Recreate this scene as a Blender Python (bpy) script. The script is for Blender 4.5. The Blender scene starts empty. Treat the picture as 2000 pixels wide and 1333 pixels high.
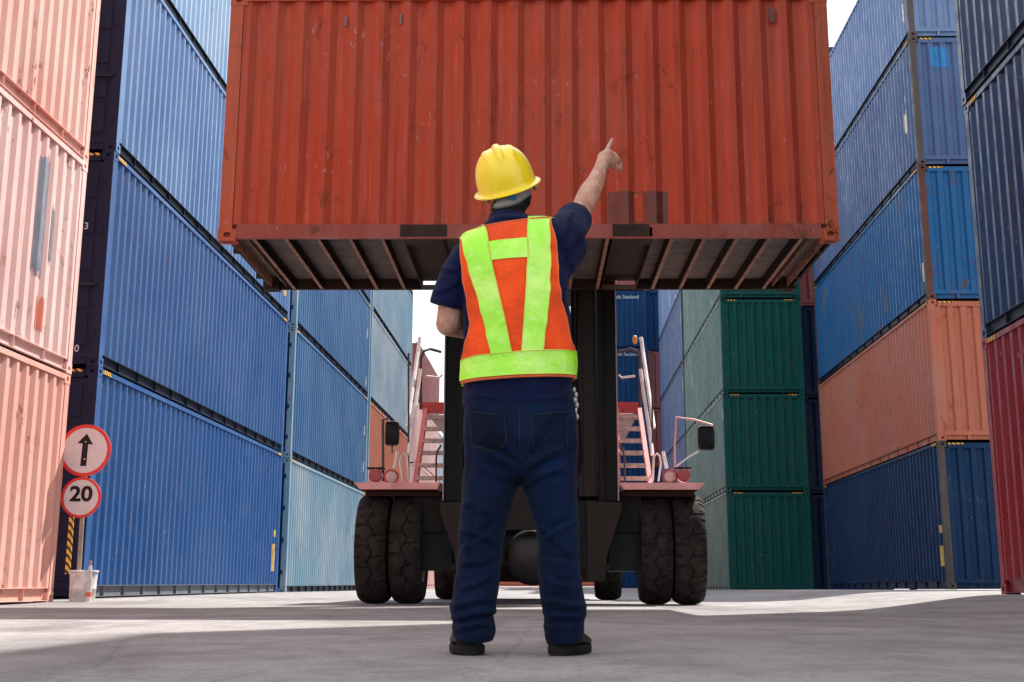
import bpy, bmesh, math, random
from mathutils import Vector, Matrix, noise
from mathutils.bvhtree import BVHTree
random.seed(7)
R = math.radians
S = bpy.context.scene
COL = S.collection

# ------------------------------------------------------------------ camera
F, CY, TH, PSI, RHO, CH = 2665.5, 491.6, .238, -.032, -.003, .24
fw = Vector((math.sin(PSI) * math.cos(TH), math.cos(PSI) * math.cos(TH), math.sin(TH)))
rt = Vector((math.cos(PSI), -math.sin(PSI), 0))
up = rt.cross(fw)
c_, s_ = math.cos(RHO), math.sin(RHO)
RT, UP = rt * c_ - up * s_, rt * s_ + up * c_
CAM = Vector((0, 0, CH))
cd = bpy.data.cameras.new('camera')
cam = bpy.data.objects.new('camera', cd)
COL.objects.link(cam)
cd.sensor_width = 36
cd.lens = F / 2000 * 36
cd.shift_y = -(666.5 - CY) / 2000
cd.clip_end = 2000
M = Matrix((RT, UP, -fw)).transposed().to_4x4()
M.translation = CAM
cam.matrix_world = M
S.camera = cam


def at(u, v, Y):
    """point of the world at distance Y down the lane (used to read sizes off the survey photo)"""
    d = fw + RT * ((u - 1000) / F) + UP * ((CY - v) / F)
    return CAM + d * (Y / d.y)


# ------------------------------------------------------------------ mesh helpers
class MB:
    def __init__(s):
        s.v = []; s.f = []; s.m = []

    def quad(s, *p, m=0):
        n = len(s.v)
        s.v += [tuple(q) for q in p]
        s.f.append(tuple(range(n, n + len(p)))); s.m.append(m)

    def box(s, x0, y0, z0, x1, y1, z1, m=0):
        n = len(s.v)
        s.v += [(x0, y0, z0), (x1, y0, z0), (x1, y1, z0), (x0, y1, z0), (x0, y0, z1), (x1, y0, z1), (x1, y1, z1), (x0, y1, z1)]
        for f in ((0, 3, 2, 1), (4, 5, 6, 7), (0, 1, 5, 4), (1, 2, 6, 5), (2, 3, 7, 6), (3, 0, 4, 7)):
            s.f.append(tuple(n + i for i in f)); s.m.append(m)

    def grid(s, rows, m=0, closed=False):
        n = len(s.v); w = len(rows[0])
        for r in rows: s.v += [tuple(p) for p in r]
        for i in range(len(rows) - 1):
            for j in range(w if closed else w - 1):
                k = (j + 1) % w
                s.f.append((n + i * w + j, n + i * w + k, n + (i + 1) * w + k, n + (i + 1) * w + j)); s.m.append(m)
        return n

    def tube(s, pts, r, seg=10, m=0, caps=True, ry=None):
        pts = [Vector(p) for p in pts]
        if not isinstance(r, (list, tuple)): r = [r] * len(pts)
        if ry is None: ry = r
        elif not isinstance(ry, (list, tuple)): ry = [ry] * len(pts)
        t0 = (pts[1] - pts[0]).normalized()
        a = Vector((0, 1, 0)) if abs(t0.y) < .8 else Vector((1, 0, 0))
        nx = (a - t0 * a.dot(t0)).normalized()
        rows = []
        for i, p in enumerate(pts):
            t = (pts[min(i + 1, len(pts) - 1)] - pts[max(i - 1, 0)]).normalized()
            nx = (nx - t * nx.dot(t)).normalized()
            ny = t.cross(nx)
            rows.append([p + nx * (math.cos(q) * ry[i]) + ny * (math.sin(q) * r[i]) for q in [2 * math.pi * k / seg for k in range(seg)]])
        n = s.grid(rows, m, True)
        if caps:
            s.f.append(tuple(n + k for k in range(seg))[::-1]); s.m.append(m)
            e = n + (len(pts) - 1) * seg
            s.f.append(tuple(e + k for k in range(seg))); s.m.append(m)

    def ball(s, c, rx, ry=None, rz=None, seg=20, ring=12, m=0, rot=None):
        ry = ry or rx; rz = rz or rx
        c = Vector(c)
        rows = []
        for i in range(ring + 1):
            a = math.pi * (i / ring) * .998 + .003
            row = []
            for j in range(seg):
                b = 2 * math.pi * j / seg
                p = Vector((rx * math.sin(a) * math.cos(b), ry * math.sin(a) * math.sin(b), -rz * math.cos(a)))
                if rot: p = rot @ p
                row.append(c + p)
            rows.append(row)
        n = s.grid(rows, m, True)
        s.f.append(tuple(n + k for k in range(seg))[::-1]); s.m.append(m)
        e = n + ring * seg
        s.f.append(tuple(e + k for k in range(seg))); s.m.append(m)

    def chain(s, pts, r, seg=14):
        """tapered limb with ball joints"""
        s.tube(pts, r, seg)
        for p, q in zip(pts, r): s.ball(p, q, seg=seg, ring=8)

    def plate(s, o, a, b, w, h, hx, hy, rx, ry, dep, m=0, seg=12):
        """rectangle o + a*[0,w] + b*[0,h] with an oval hole that goes in by dep along -(a x b)"""
        o, a, b = Vector(o), Vector(a), Vector(b)
        nrm = a.cross(b)
        outer = []; inner = []; deep = []
        for k in range(seg * 2):
            q = 2 * math.pi * k / (seg * 2)
            cx, cy = math.cos(q), math.sin(q)
            ix, iy = hx + rx * cx, hy + ry * cy
            tx = ((w - hx) if cx > 0 else hx) / max(abs(cx), 1e-6)
            ty = ((h - hy) if cy > 0 else hy) / max(abs(cy), 1e-6)
            t = min(tx, ty)
            outer.append(o + a * (hx + cx * t) + b * (hy + cy * t))
            inner.append(o + a * ix + b * iy)
            deep.append(o + a * ix + b * iy - nrm * dep)
        s.grid([inner, outer], m, True)
        n = s.grid([deep, inner], m, True)
        s.f.append(tuple(n + k for k in range(seg * 2))); s.m.append(m)
        # fill corner slivers
        for X, Y in ((0, 0), (w, 0), (w, h), (0, h)):
            c = o + a * X + b * Y
            e = sorted(outer, key=lambda p: (p - c).length)[:2]
            if (e[0] - c).length > 1e-5:
                s.quad(c, e[0], e[1], m=m)

    def mesh(s, name, smooth=False):
        me = bpy.data.meshes.new(name)
        me.from_pydata(s.v, [], s.f)
        for p, i in zip(me.polygons, s.m): p.material_index = i
        bm = bmesh.new(); bm.from_mesh(me)
        bmesh.ops.remove_doubles(bm, verts=bm.verts, dist=1e-5)
        bmesh.ops.recalc_face_normals(bm, faces=bm.faces)
        bm.to_mesh(me); bm.free()
        if smooth:
            me.polygons.foreach_set('use_smooth', [True] * len(me.polygons))
            if smooth != 'all':
                me.set_sharp_from_angle(angle=R(smooth if smooth > 1 else 35))
        return me

    def build(s, name, mats, parent=None, smooth=False):
        return link(name, s.mesh(name, smooth), mats, parent)


def link(name, me, mats, parent=None):
    o = bpy.data.objects.new(name, me)
    COL.objects.link(o)
    if mats is not None:
        if not isinstance(mats, (list, tuple)): mats = [mats]
        if not me.materials:
            for m in mats: me.materials.append(m)
        else:
            for i, m in enumerate(mats):
                o.material_slots[i].link = 'OBJECT'; o.material_slots[i].material = m
    if parent is not None: o.parent = parent
    return o


def tag(o, label, cat, group=None):
    o['label'] = label; o['category'] = cat
    if group: o['group'] = group
    return o


def empty(name, loc=(0, 0, 0), rz=0):
    o = bpy.data.objects.new(name, None)
    COL.objects.link(o); o.location = loc; o.rotation_euler = (0, 0, rz)
    o.empty_display_size = .1
    return o


def text_mesh(s, size, extrude=.002, bold=0.0, align='CENTER'):
    cu = bpy.data.curves.new('t', 'FONT'); cu.body = s; cu.size = size; cu.extrude = extrude
    cu.offset = bold; cu.align_x = align; cu.align_y = 'CENTER'; cu.resolution_u = 6
    o = bpy.data.objects.new('t', cu); COL.objects.link(o)
    bpy.context.view_layer.update()
    me = bpy.data.meshes.new_from_object(o.evaluated_get(bpy.context.evaluated_depsgraph_get()))
    bpy.data.objects.remove(o); bpy.data.curves.remove(cu)
    me.materials.clear()
    return me


def remeshed(mb, voxel, smooth_it=6, fac=.5):
    me = mb.mesh('tmp')
    o = bpy.data.objects.new('tmp', me); COL.objects.link(o)
    m = o.modifiers.new('r', 'REMESH'); m.mode = 'VOXEL'; m.voxel_size = voxel; m.use_smooth_shade = True
    if smooth_it:
        q = o.modifiers.new('s', 'SMOOTH'); q.iterations = smooth_it; q.factor = fac
    bpy.context.view_layer.update()
    out = bpy.data.meshes.new_from_object(o.evaluated_get(bpy.context.evaluated_depsgraph_get()))
    bpy.data.objects.remove(o)
    out.polygons.foreach_set('use_smooth', [True] * len(out.polygons))
    out.materials.clear()
    return out


# ------------------------------------------------------------------ materials
def s2l(c):
    return tuple(((x / 255) / 12.92 if x / 255 <= .04045 else ((x / 255 + .055) / 1.055) ** 2.4) for x in c) + (1,)


class NT:
    def __init__(s, name):
        s.m = bpy.data.materials.new(name); s.m.use_nodes = True
        s.t = s.m.node_tree; s.n = s.t.nodes; s.bsdf = s.n['Principled BSDF']

    def node(s, ty, **k):
        n = s.n.new(ty)
        for a, b in k.items():
            if a.startswith('i_'):
                key = a[2:]
                n.inputs[int(key) if key.isdigit() else key.replace('_', ' ')].default_value = b
            else: setattr(n, a, b)
        return n

    def l(s, a, b): s.t.links.new(a, b)

    def pos(s, scale=(1, 1, 1), obj=False):
        g = s.node('ShaderNodeTexCoord').outputs['Object'] if obj else s.node('ShaderNodeNewGeometry').outputs['Position']
        m = s.node('ShaderNodeMapping'); m.inputs['Scale'].default_value = scale
        s.l(g, m.inputs['Vector']); return m.outputs[0]

    def noise(s, scale, vec, detail=4, rough=.6, dist=0):
        n = s.node('ShaderNodeTexNoise'); n.inputs['Scale'].default_value = scale
        n.inputs['Detail'].default_value = detail; n.inputs['Roughness'].default_value = rough
        n.inputs['Distortion'].default_value = dist
        s.l(vec, n.inputs['Vector']); return n.outputs['Fac']

    def ramp(s, fac, lo, hi, a=0.0, b=1.0):
        r = s.node('ShaderNodeMapRange'); r.interpolation_type = 'SMOOTHSTEP'
        r.inputs['From Min'].default_value = lo; r.inputs['From Max'].default_value = hi
        r.inputs['To Min'].default_value = a; r.inputs['To Max'].default_value = b
        s.l(fac, r.inputs['Value']); return r.outputs[0]

    def mix(s, fac, a, b):
        m = s.node('ShaderNodeMix', data_type='RGBA')
        if isinstance(fac, (int, float)): m.inputs[0].default_value = fac
        else: s.l(fac, m.inputs[0])
        for i, x in ((6, a), (7, b)):
            if isinstance(x, tuple): m.inputs[i].default_value = x
            else: s.l(x, m.inputs[i])
        return m.outputs[2]

    def math(s, op, a, b=None):
        m = s.node('ShaderNodeMath', operation=op)
        for i, x in enumerate((a, b)):
            if x is None: continue
            if isinstance(x, (int, float)): m.inputs[i].default_value = x
            else: s.l(x, m.inputs[i])
        return m.outputs[0]

    def bump(s, h, strength=.3, dist=.01):
        b = s.node('ShaderNodeBump'); b.inputs['Strength'].default_value = strength; b.inputs['Distance'].default_value = dist
        s.l(h, b.inputs['Height']); s.l(b.outputs[0], s.bsdf.inputs['Normal'])

    def out(s, color=None, rough=None, metal=None, spec=None):
        for k, x in (('Base Color', color), ('Roughness', rough), ('Metallic', metal), ('Specular IOR Level', spec)):
            if x is None: continue
            if isinstance(x, (int, float, tuple)): s.bsdf.inputs[k].default_value = x
            else: s.l(x, s.bsdf.inputs[k])
        return s.m


def paint(name, rgb, fade=.25, rust=.5, rough=.45, chalk=(.6, .6, .6, 1), dent=1.0, streak=.35, spec=.5, blotch=None):
    """weathered container enamel; rgb is linear base colour"""
    c = tuple(rgb) + (1,)
    t = NT(name)
    P = t.pos(); V = t.pos((7, 7, .45)); V2 = t.pos((22, 22, .9))
    big = t.noise(.55, P, 3, .5)
    col = t.mix(t.ramp(big, .35, .7, 0, fade), c, chalk)
    st = t.noise(1.0, V, 4, .65)
    col = t.mix(t.ramp(st, .5, .8, 0, streak), col, tuple(x * .55 for x in rgb) + (1,))
    st2 = t.noise(1.0, V2, 3, .6)
    col = t.mix(t.ramp(st2, .55, .8, 0, streak * .8), col, tuple(min(1, x * 1.2 + .05) for x in rgb) + (1,))
    if blotch:
        bl = t.noise(.9, t.pos((1, 1, .6)), 5, .65, .4)
        col = t.mix(t.ramp(bl, .6, .64, 0, .8), col, blotch + (1,))
    # scuffs: pale chips
    ch = t.noise(26, t.pos((1, 1, .35)), 3, .7)
    msk = t.noise(1.7, P, 2)
    chip = t.math('MULTIPLY', t.ramp(ch, .635, .68), t.ramp(msk, .48, .62))
    col = t.mix(t.math('MULTIPLY', chip, .38), col, (.45, .42, .38, 1))
    # rust: spots and runs
    r1 = t.noise(9, t.pos((1, 1, .55)), 6, .72)
    r2 = t.noise(.8, P, 3)
    rm = t.math('MULTIPLY', t.ramp(r1, .545, .63), t.ramp(r2, .44, .62))
    r3 = t.math('MULTIPLY', t.ramp(t.noise(1, t.pos((14, 14, .8)), 4, .7), .60, .72), t.ramp(t.noise(.6, t.pos((1, 1, .7)), 2), .45, .6))
    rm = t.math('MAXIMUM', rm, t.math('MULTIPLY', r3, .6))
    rm = t.math('MULTIPLY', rm, rust)
    rc = t.mix(t.noise(30, P, 2), (.045, .018, .010, 1), (.16, .06, .025, 1))
    col = t.mix(rm, col, rc)
    ro = t.ramp(t.noise(3, P, 3), .3, .7, rough - .08, rough + .18)
    ro = t.math('ADD', ro, t.math('MULTIPLY', rm, .3))
    h = t.math('ADD', t.math('MULTIPLY', t.noise(1.6, t.pos((1, 1, .5)), 2), 1.0), t.math('MULTIPLY', t.noise(45, P, 2), .012))
    t.bump(h, .55, .03 * dent)
    return t.out(col, ro, None, spec)


def simple(name, rgb, rough=.5, metal=0.0, var=.25, scale=6, bump=.15, spec=None, dark=None):
    if spec is None: spec = .5 if max(rgb) > .1 or metal else .16
    t = NT(name)
    P = t.pos()
    n = t.noise(scale, P, 5, .6)
    d = dark or tuple(x * (1 - var) for x in rgb)
    col = t.mix(t.ramp(n, .3, .7), tuple(d) + (1,), tuple(min(1, x * (1 + var * .4)) for x in rgb) + (1,))
    t.bump(t.noise(scale * 12, P, 3), bump, .004)
    return t.out(col, t.ramp(n, .2, .8, max(.03, rough - .08), min(1, rough + .1)), metal, spec)


# albedos
CM = {
    'float': paint('paint_orange_red', (.40, .054, .025), .35, .6, .55, (.30, .10, .065, 1), .9, .9, .2),
    'float_rail': paint('paint_orange_red_rail', (.24, .034, .020), .2, .8, .5, (.25, .08, .05, 1), .4, .5),
    'float_post': paint('paint_orange_red_worn', (.40, .075, .034), .4, 1.2, .6, (.36, .14, .09, 1), .3, .6, .2),
    'pink': paint('paint_salmon_overexposed', (.66, .31, .25), .5, 1.0, .6, (.72, .48, .42, 1), .6, .4),  # some fading, plus the sun's overexposed wash put into the colour
    'pink2': paint('paint_rose_overexposed', (.68, .40, .37), .6, 1.0, .6, (.74, .56, .52, 1), .6, .35),  # rose carries the same overexposed sun wash in its colour
    'blue_a': paint('paint_deep_sky_blue', (.014, .076, .24), .3, .35, .42, (.05, .13, .28, 1), .7, .45, .3),
    'blue_a2': paint('paint_blue_sheen_low', (.022, .082, .24), .35, .35, .42, (.07, .15, .32, 1), .7, .45, .3),  # second level, a little paler: sky gloss put into the colour
    'blue_b': paint('paint_pale_blue', (.075, .165, .36), .45, .35, .40, (.18, .29, .46, 1), .7, .4, .35),  # third level: more of the sky sheen put into the colour
    'blue_c': paint('paint_blue_sheen_top', (.18, .32, .52), .5, .2, .4, (.32, .42, .55, 1), .7, .3),  # top level, palest: strongest sheen put into the colour
    'end_shade_navy': simple('paint_end_shade_navy', (.012, .012, .040), .55, spec=.2),  # blue containers' unlit door ends: their shade put into the colour
    'steel_a': paint('paint_steel_blue', (.028, .105, .25), .4, .4, .42, (.10, .20, .34, 1), .5, .45, .35),
    'steel_b': paint('paint_weathered_sky', (.14, .26, .36), .6, .4, .5, (.32, .38, .42, 1), .5, .4),
    'steel_c': paint('paint_grey_blue', (.20, .28, .36), .6, .35, .5, (.36, .41, .46, 1), .5, .4),
    'orange': paint('paint_salmon_orange', (.40, .115, .062), .5, .6, .5, (.36, .16, .12, 1), .5, .4, .3),
    'navy': paint('paint_deep_blue', (.003, .026, .078), .3, .35, .4, (.012, .040, .088, 1), .7, .4, .12),
    'cobalt': paint('paint_bright_blue', (.002, .082, .23), .35, .9, .38, (.02, .12, .24, 1), 1.0, .45, .25, blotch=(.07, .10, .14)),
    'slate': paint('paint_slate_blue', (.045, .090, .21), .45, .5, .42, (.11, .17, .27, 1), 1.0, .5, .3),
    'slate2': paint('paint_powder_blue', (.075, .15, .32), .45, .4, .42, (.15, .23, .36, 1), 1.0, .4),
    'nearblue': paint('paint_night_blue', (.010, .034, .095), .35, .3, .30, (.03, .065, .14, 1), .15, .4, .3),
    'darkred': paint('paint_dark_red', (.19, .010, .018), .3, .25, .34, (.22, .04, .045, 1), .15, .4, .3),
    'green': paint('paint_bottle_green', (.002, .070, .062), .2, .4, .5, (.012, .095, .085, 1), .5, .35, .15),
    'green_lit': paint('paint_pale_teal', (.05, .13, .115), .5, .2, .4, (.13, .21, .19, 1), .6, .3),  # same green, paled: sky reflection on the lane side put into the colour
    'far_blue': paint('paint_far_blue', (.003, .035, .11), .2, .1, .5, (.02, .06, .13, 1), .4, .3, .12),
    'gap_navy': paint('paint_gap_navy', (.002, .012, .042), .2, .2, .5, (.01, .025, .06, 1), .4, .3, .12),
    'far_red': paint('paint_far_red', (.22, .045, .04), .3, .3, .5, (.28, .10, .09, 1), .4, .3),
    'far_pink': paint('paint_far_pink', (.60, .36, .33), .5, .3, .5, (.66, .48, .45, 1), .4, .3),
    'rustpost': paint('paint_rusted_frame', (.062, .050, .050), .3, 1.0, .6, (.12, .10, .09, 1), .3, .5, .3),
    'redrust': paint('paint_redrust_frame', (.085, .032, .024), .3, 1.0, .6, (.15, .07, .06, 1), .3, .5, .3),
}
M_rail_dark = simple('rail_dark_blue', (.006, .014, .032), .5, spec=.3)  # darker than the walls: shadow in the channel rails put into the colour
M_rail_grey = simple('rail_grey', (.13, .14, .17), .6)
M_casting = simple('casting_steel', (.10, .07, .055), .6, 0, .4, 12)
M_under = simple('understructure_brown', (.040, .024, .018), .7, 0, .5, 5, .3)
M_beam = simple('crossbeam_rust', (.34, .18, .11), .7, 0, .55, 14, .4, dark=(.08, .035, .022))
M_web = simple('crossbeam_web_shaded', (.022, .014, .011), .75, 0, .4, 9)  # shadow side of the beams put into a near-black colour
M_ply = simple('floor_plywood', (.13, .10, .088), .8, 0, .45, 4, .3)
M_patch = simple('patch_brown', (.15, .030, .018), .55, 0, .35, 6)
M_patch_grey = simple('patch_grey', (.20, .22, .27), .5, 0, .25, 3)
M_placard = simple('placard_yellow', (.68, .42, .10), .5, 0, .3, 9)
M_placard_w = simple('placard_cream', (.66, .58, .42), .5, 0, .3, 9)
M_white_far = simple('white_lettering_worn', (.30, .36, .42), .6, 0, .3, 20)
M_white = simple('white_lettering', (.62, .63, .66), .5, 0, .2, 20)


def stripe_mat():
    t = NT('stripes_yellow_black')
    P = t.pos((1, 1, 1))
    sep = t.node('ShaderNodeSeparateXYZ'); t.l(P, sep.inputs[0])
    a = t.math('ADD', t.math('ADD', sep.outputs[0], sep.outputs[1]), sep.outputs[2])
    f = t.math('FRACT', t.math('MULTIPLY', a, 11.0))
    return t.out(t.mix(t.math('GREATER_THAN', f, .45), (.02, .018, .012, 1), (.75, .38, .03, 1)), .6)


M_stripe = stripe_mat()

# ------------------------------------------------------------------ shipping containers
W = 2.438
PITCH = (.072, .068, .070, .068)


def prof(x0, x1, depth=.036, pitch=PITCH):
    """x, inset pairs of a corrugated sheet between x0 and x1"""
    n = max(1, round((x1 - x0 - pitch[0]) / sum(pitch)))
    k = (x1 - x0 - pitch[0]) / (n * sum(pitch))
    out = [(x0, 0.0)]; x = x0 + pitch[0]
    out.append((x, 0.0))
    for i in range(n):
        for w, d in ((pitch[1], depth), (pitch[2], depth), (pitch[3], 0.0), (pitch[0], 0.0)):
            x += w * k; out.append((x, d))
        x = x
    out[-1] = (x1, 0.0)
    return out


def interp(pr, x):
    for (a, d), (b, e) in zip(pr, pr[1:]):
        if a <= x <= b: return d + (e - d) * (x - a) / max(b - a, 1e-9)
    return 0


ENDP = (.105, .03, .085, .03)
CACHE = {}


def cmesh(key, fn, smooth=False):
    if key not in CACHE:
        mb = MB(); fn(mb); me = mb.mesh(key[0], smooth)
        nm = max(mb.m) + 1
        for i in range(nm): me.materials.append(None)
        CACHE[key] = me
    return CACHE[key]


def side_sheet(mb, L, H, far):
    pr = prof(.14, L - .14) if L > 10 else [(x, d * 1.3) for x, d in prof(.14, L - .14)]
    ys = (lambda d: W - .012 - d) if far else (lambda d: .012 + d)
    mb.grid([[(x, ys(d), z) for x, d in pr] for z in (.163, H - .073)])


def end_sheet(mb, H):
    pr = prof(.12, W - .12, .045, ENDP)
    mb.grid([[(.022 + d, y, z) for y, d in pr] for z in (.205, H - .138)])


def post(mb, L, H, ex, ey):
    x0 = .004 if not ex else L - .135; y0 = .004 if not ey else W - .125
    mb.box(x0, y0, .118, x0 + .131, y0 + .121, H - .118)
    # hinge-side fold: a step down the inner face, which reads as the post's channel
    xi = x0 + .131 if not ex else x0 - .02
    mb.box(xi, y0 + .03, .16, xi + .02, y0 + .1, H - .12)


def trail(mb, L, H, far):
    a, b = (0.0, .06) if not far else (W - .06, W)
    mb.box(.178, a, H - .073, L - .178, b, H - .014)


def brail(mb, L, far):
    q = (lambda y: W - y) if far else (lambda y: y)
    for z0, z1, y0, y1 in ((.020, .028, .002, .05), (.155, .163, .002, .05), (.028, .155, .044, .05)):
        a, b = sorted((q(y0), q(y1)))
        mb.box(.178, a, z0, L - .178, b, z1)
    for k in range(1, 14):                                   # stiffeners in the channel
        if L > 10:
            x = L * k / 14
            a, b = sorted((q(.008), q(.044)))
            mb.box(x, a, .028, x + .008, b, .155)


def brail_pocket(mb, L, far):
    q = (lambda y: W - y) if far else (lambda y: y)
    a, b = sorted((q(.002), q(.052)))
    mb.box(.178, a, .128, L - .178, b, .163)
    xs = [.178]
    for c in (L / 2 - 1.025, L / 2 + 1.025): xs += [c - .19, c + .19]
    xs.append(L - .178)
    for i in (0, 2, 4): mb.box(xs[i], a, .022, xs[i + 1], b, .128)
    for i in (1, 3): mb.box(xs[i], a, .022, xs[i + 1], b, .034)


def header(mb, L, H, ex):
    x0, x1 = (.012, .10) if not ex else (L - .10, L - .012)
    mb.box(x0, .178, H - .138, x1, W - .178, H - .035)


def sill(mb, L, ex):
    x0, x1 = (.016, .10) if not ex else (L - .10, L - .016)
    mb.box(x0, .125, .118, x1, W - .125, .205)
    for y in (.60, W - .66): mb.box(x0 + .004, y, .022, x1 - .01, y + .06, .118)
    mb.box(x0 + .05, .178, .03, x1 - .01, W - .178, .118)


def casting(mb, L, H, ex, ey, ez):
    a, b, c = .178, .162, .118
    z0 = 0.0 if not ez else H - c
    x0 = 0.0 if not ex else L - a; y0 = 0.0 if not ey else W - b
    X, Y, Z = Vector((1, 0, 0)), Vector((0, 1, 0)), Vector((0, 0, 1))
    # side face
    if not ey: mb.plate((x0, y0, z0), X, Z, a, c, a / 2, c / 2, .036, .028, .05)
    else: mb.plate((x0 + a, y0 + b, z0), -X, Z, a, c, a / 2, c / 2, .036, .028, .05)
    if not ex: mb.plate((x0, y0 + b, z0), -Y, Z, b, c, b / 2, c / 2, .034, .028, .05)
    else: mb.plate((x0 + a, y0, z0), Y, Z, b, c, b / 2, c / 2, .034, .028, .05)
    if not ez: mb.plate((x0, y0 + b, z0), X, -Y, a, b, a / 2, b / 2, .055, .03, .05)
    else: mb.plate((x0, y0, z0 + c), X, Y, a, b, a / 2, b / 2, .055, .03, .05)
    # inner faces
    xi = x0 + a if not ex else x0; yi = y0 + b if not ey else y0; zi = z0 + c if not ez else z0
    mb.quad((xi, y0, z0), (xi, y0 + b, z0), (xi, y0 + b, z0 + c), (xi, y0, z0 + c))
    mb.quad((x0, yi, z0), (x0 + a, yi, z0), (x0 + a, yi, z0 + c), (x0, yi, z0 + c))
    mb.quad((x0, y0, zi), (x0 + a, y0, zi), (x0 + a, y0 + b, zi), (x0, y0 + b, zi))


def shade_ends(mb):  # puts the end shade into the second material of end-facing faces
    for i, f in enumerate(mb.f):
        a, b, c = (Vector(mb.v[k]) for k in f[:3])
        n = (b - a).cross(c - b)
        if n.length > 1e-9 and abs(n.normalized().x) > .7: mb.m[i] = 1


def roof(mb, L, H):
    pr = prof(.1, L - .1, .02, (.09, .02, .08, .02))
    mb.grid([[(x, y, H - .03 - d) for x, d in pr] for y in (.06, W - .06)])


def floor40(mb, L):
    mb.box(.10, .051, .134, L - .10, W - .051, .162)
    for k in range(1, int(L / .6)):
        mb.box(k * .6, .051, .03, k * .6 + .05, W - .051, .134)


def door(mb, L, H, k):
    y0, y1 = (.13, W / 2 - .006) if k == 0 else (W / 2 + .006, W - .13)
    z0, z1 = .21, H - .145
    x = L - .035
    mb.box(x - .03, y0, z0, x, y1, z1)
    n = 5
    for i in range(n):                                       # raised door panels
        a = z0 + .06 + (z1 - z0 - .06) * i / n
        mb.box(x, y0 + .07, a, x + .014, y1 - .07, a + (z1 - z0) / n - .09)


def hinge(mb, L, H, k, i):
    y = .1 if k == 0 else W - .14
    if 1:
        z = .4 + i * (H - .85) / 3
        mb.box(L - .02, y, z, L + .004, y + .06, z + .10)


def lockbar(mb, L, H, y):
    mb.tube([(L + .010, y, .13), (L + .010, y, H - .08)], .017, 8)
    for z in (.3, .9, 1.3, 1.9, H - .35): mb.box(L - .02, y - .04, z, L + .012, y + .04, z + .05)
    mb.box(L - .005, y, 1.05, L + .02, y + .34, 1.09)


def stripe(mb, L, H, ex, ey, side):
    # on a high cube: black and yellow bars on the top rail by each corner
    if side:
        y = -.003 if not ey else W - .003
        x = .2 if not ex else L - .52
        mb.box(x, y, H - .07, x + .32, y + .006, H - .018)
    else:
        x = .006 if not ex else L - .012
        y = .2 if not ey else W - .50
        mb.box(x, y, H - .068, x + .007, y + .30, H - .034)


def container(L, H, loc, rz, col, label, group, postcol=None, railcol=None, endcol=None, doors=False, pockets=False,
              lane=0, tilt=0, cat='container', simple_frame=False):
    """length along local X, width along local Y; wall at Y=0 is side 0, end wall at X=0, doors at X=L"""
    r = empty('shipping_container', loc, rz)
    if tilt: r.rotation_euler = Matrix.Rotation(rz, 3, 'Z').to_euler(); r.rotation_euler = (Matrix.Rotation(tilt, 3, 'X') @ Matrix.Rotation(rz, 3, 'Z')).to_euler()
    tag(r, label, cat, group)
    c = CM[col]; pc = CM[postcol] if postcol else c; ec = CM[endcol] if endcol else c
    rc = railcol or c
    hc = H > 2.7
    for f in (0, 1): link('side_wall', cmesh(('side_wall', L, H, f), lambda mb: side_sheet(mb, L, H, f)), c, r)
    link('end_wall', cmesh(('end_wall', H), lambda mb: end_sheet(mb, H)), ec, r)
    link('roof', cmesh(('roof', L, H), lambda mb: roof(mb, L, H)), c, r)
    if not pockets: link('floor', cmesh(('floor', L), lambda mb: floor40(mb, L)), M_under, r)
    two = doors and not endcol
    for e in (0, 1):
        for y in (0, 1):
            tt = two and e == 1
            mm = [pc, CM['end_shade_navy']] if tt else pc
            link('corner_post', cmesh(('corner_post', L, H, e, y, tt), lambda mb: (post(mb, L, H, e, y), shade_ends(mb) if tt else 0)), mm, r)
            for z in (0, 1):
                link('corner_casting', cmesh(('corner_casting', L, H, e, y, z, tt), lambda mb: (casting(mb, L, H, e, y, z), shade_ends(mb) if tt else 0)), mm if not simple_frame else c, r)
        hm = CM['end_shade_navy'] if two and e else (ec if e == 0 or endcol else pc)
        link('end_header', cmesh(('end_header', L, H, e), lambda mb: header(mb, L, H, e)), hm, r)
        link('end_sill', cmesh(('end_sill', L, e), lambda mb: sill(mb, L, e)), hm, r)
    for f in (0, 1):
        link('top_rail', cmesh(('top_rail', L, H, f), lambda mb: trail(mb, L, H, f)), c, r)
        if pockets: link('bottom_rail', cmesh(('bottom_rail_p', L, f), lambda mb: brail_pocket(mb, L, f)), rc, r)
        else: link('bottom_rail', cmesh(('bottom_rail', L, f), lambda mb: brail(mb, L, f)), rc, r)
    dm = ec if doors else c
    if doors: dm = CM['end_shade_navy'] if not endcol else ec
    for k in (0, 1):
        d = link('door', cmesh(('door', L, H, k), lambda mb: door(mb, L, H, k)), dm, r)
        if doors:
            for i in range(4): link('hinge', cmesh(('hinge', L, H, k, i), lambda mb: hinge(mb, L, H, k, i)), dm, d)
            for y in ((.45, .95) if k == 0 else (W - .95, W - .45)):
                link('locking_bar', cmesh(('locking_bar', L, H, y), lambda mb: lockbar(mb, L, H, y), 40), M_rail_dark, d)
    if hc and not simple_frame:
        f = lane
        e = 1 if doors else 0
        for y in (0, 1):
            link('warning_stripe', cmesh(('warning_stripe', L, H, e, y, 0), lambda mb: stripe(mb, L, H, e, y, False)), M_stripe, r)
        for e in (0, 1):
            link('warning_stripe', cmesh(('warning_stripe', L, H, e, f, 1), lambda mb: stripe(mb, L, H, e, f, True)), M_stripe, r)
    return r


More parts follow.
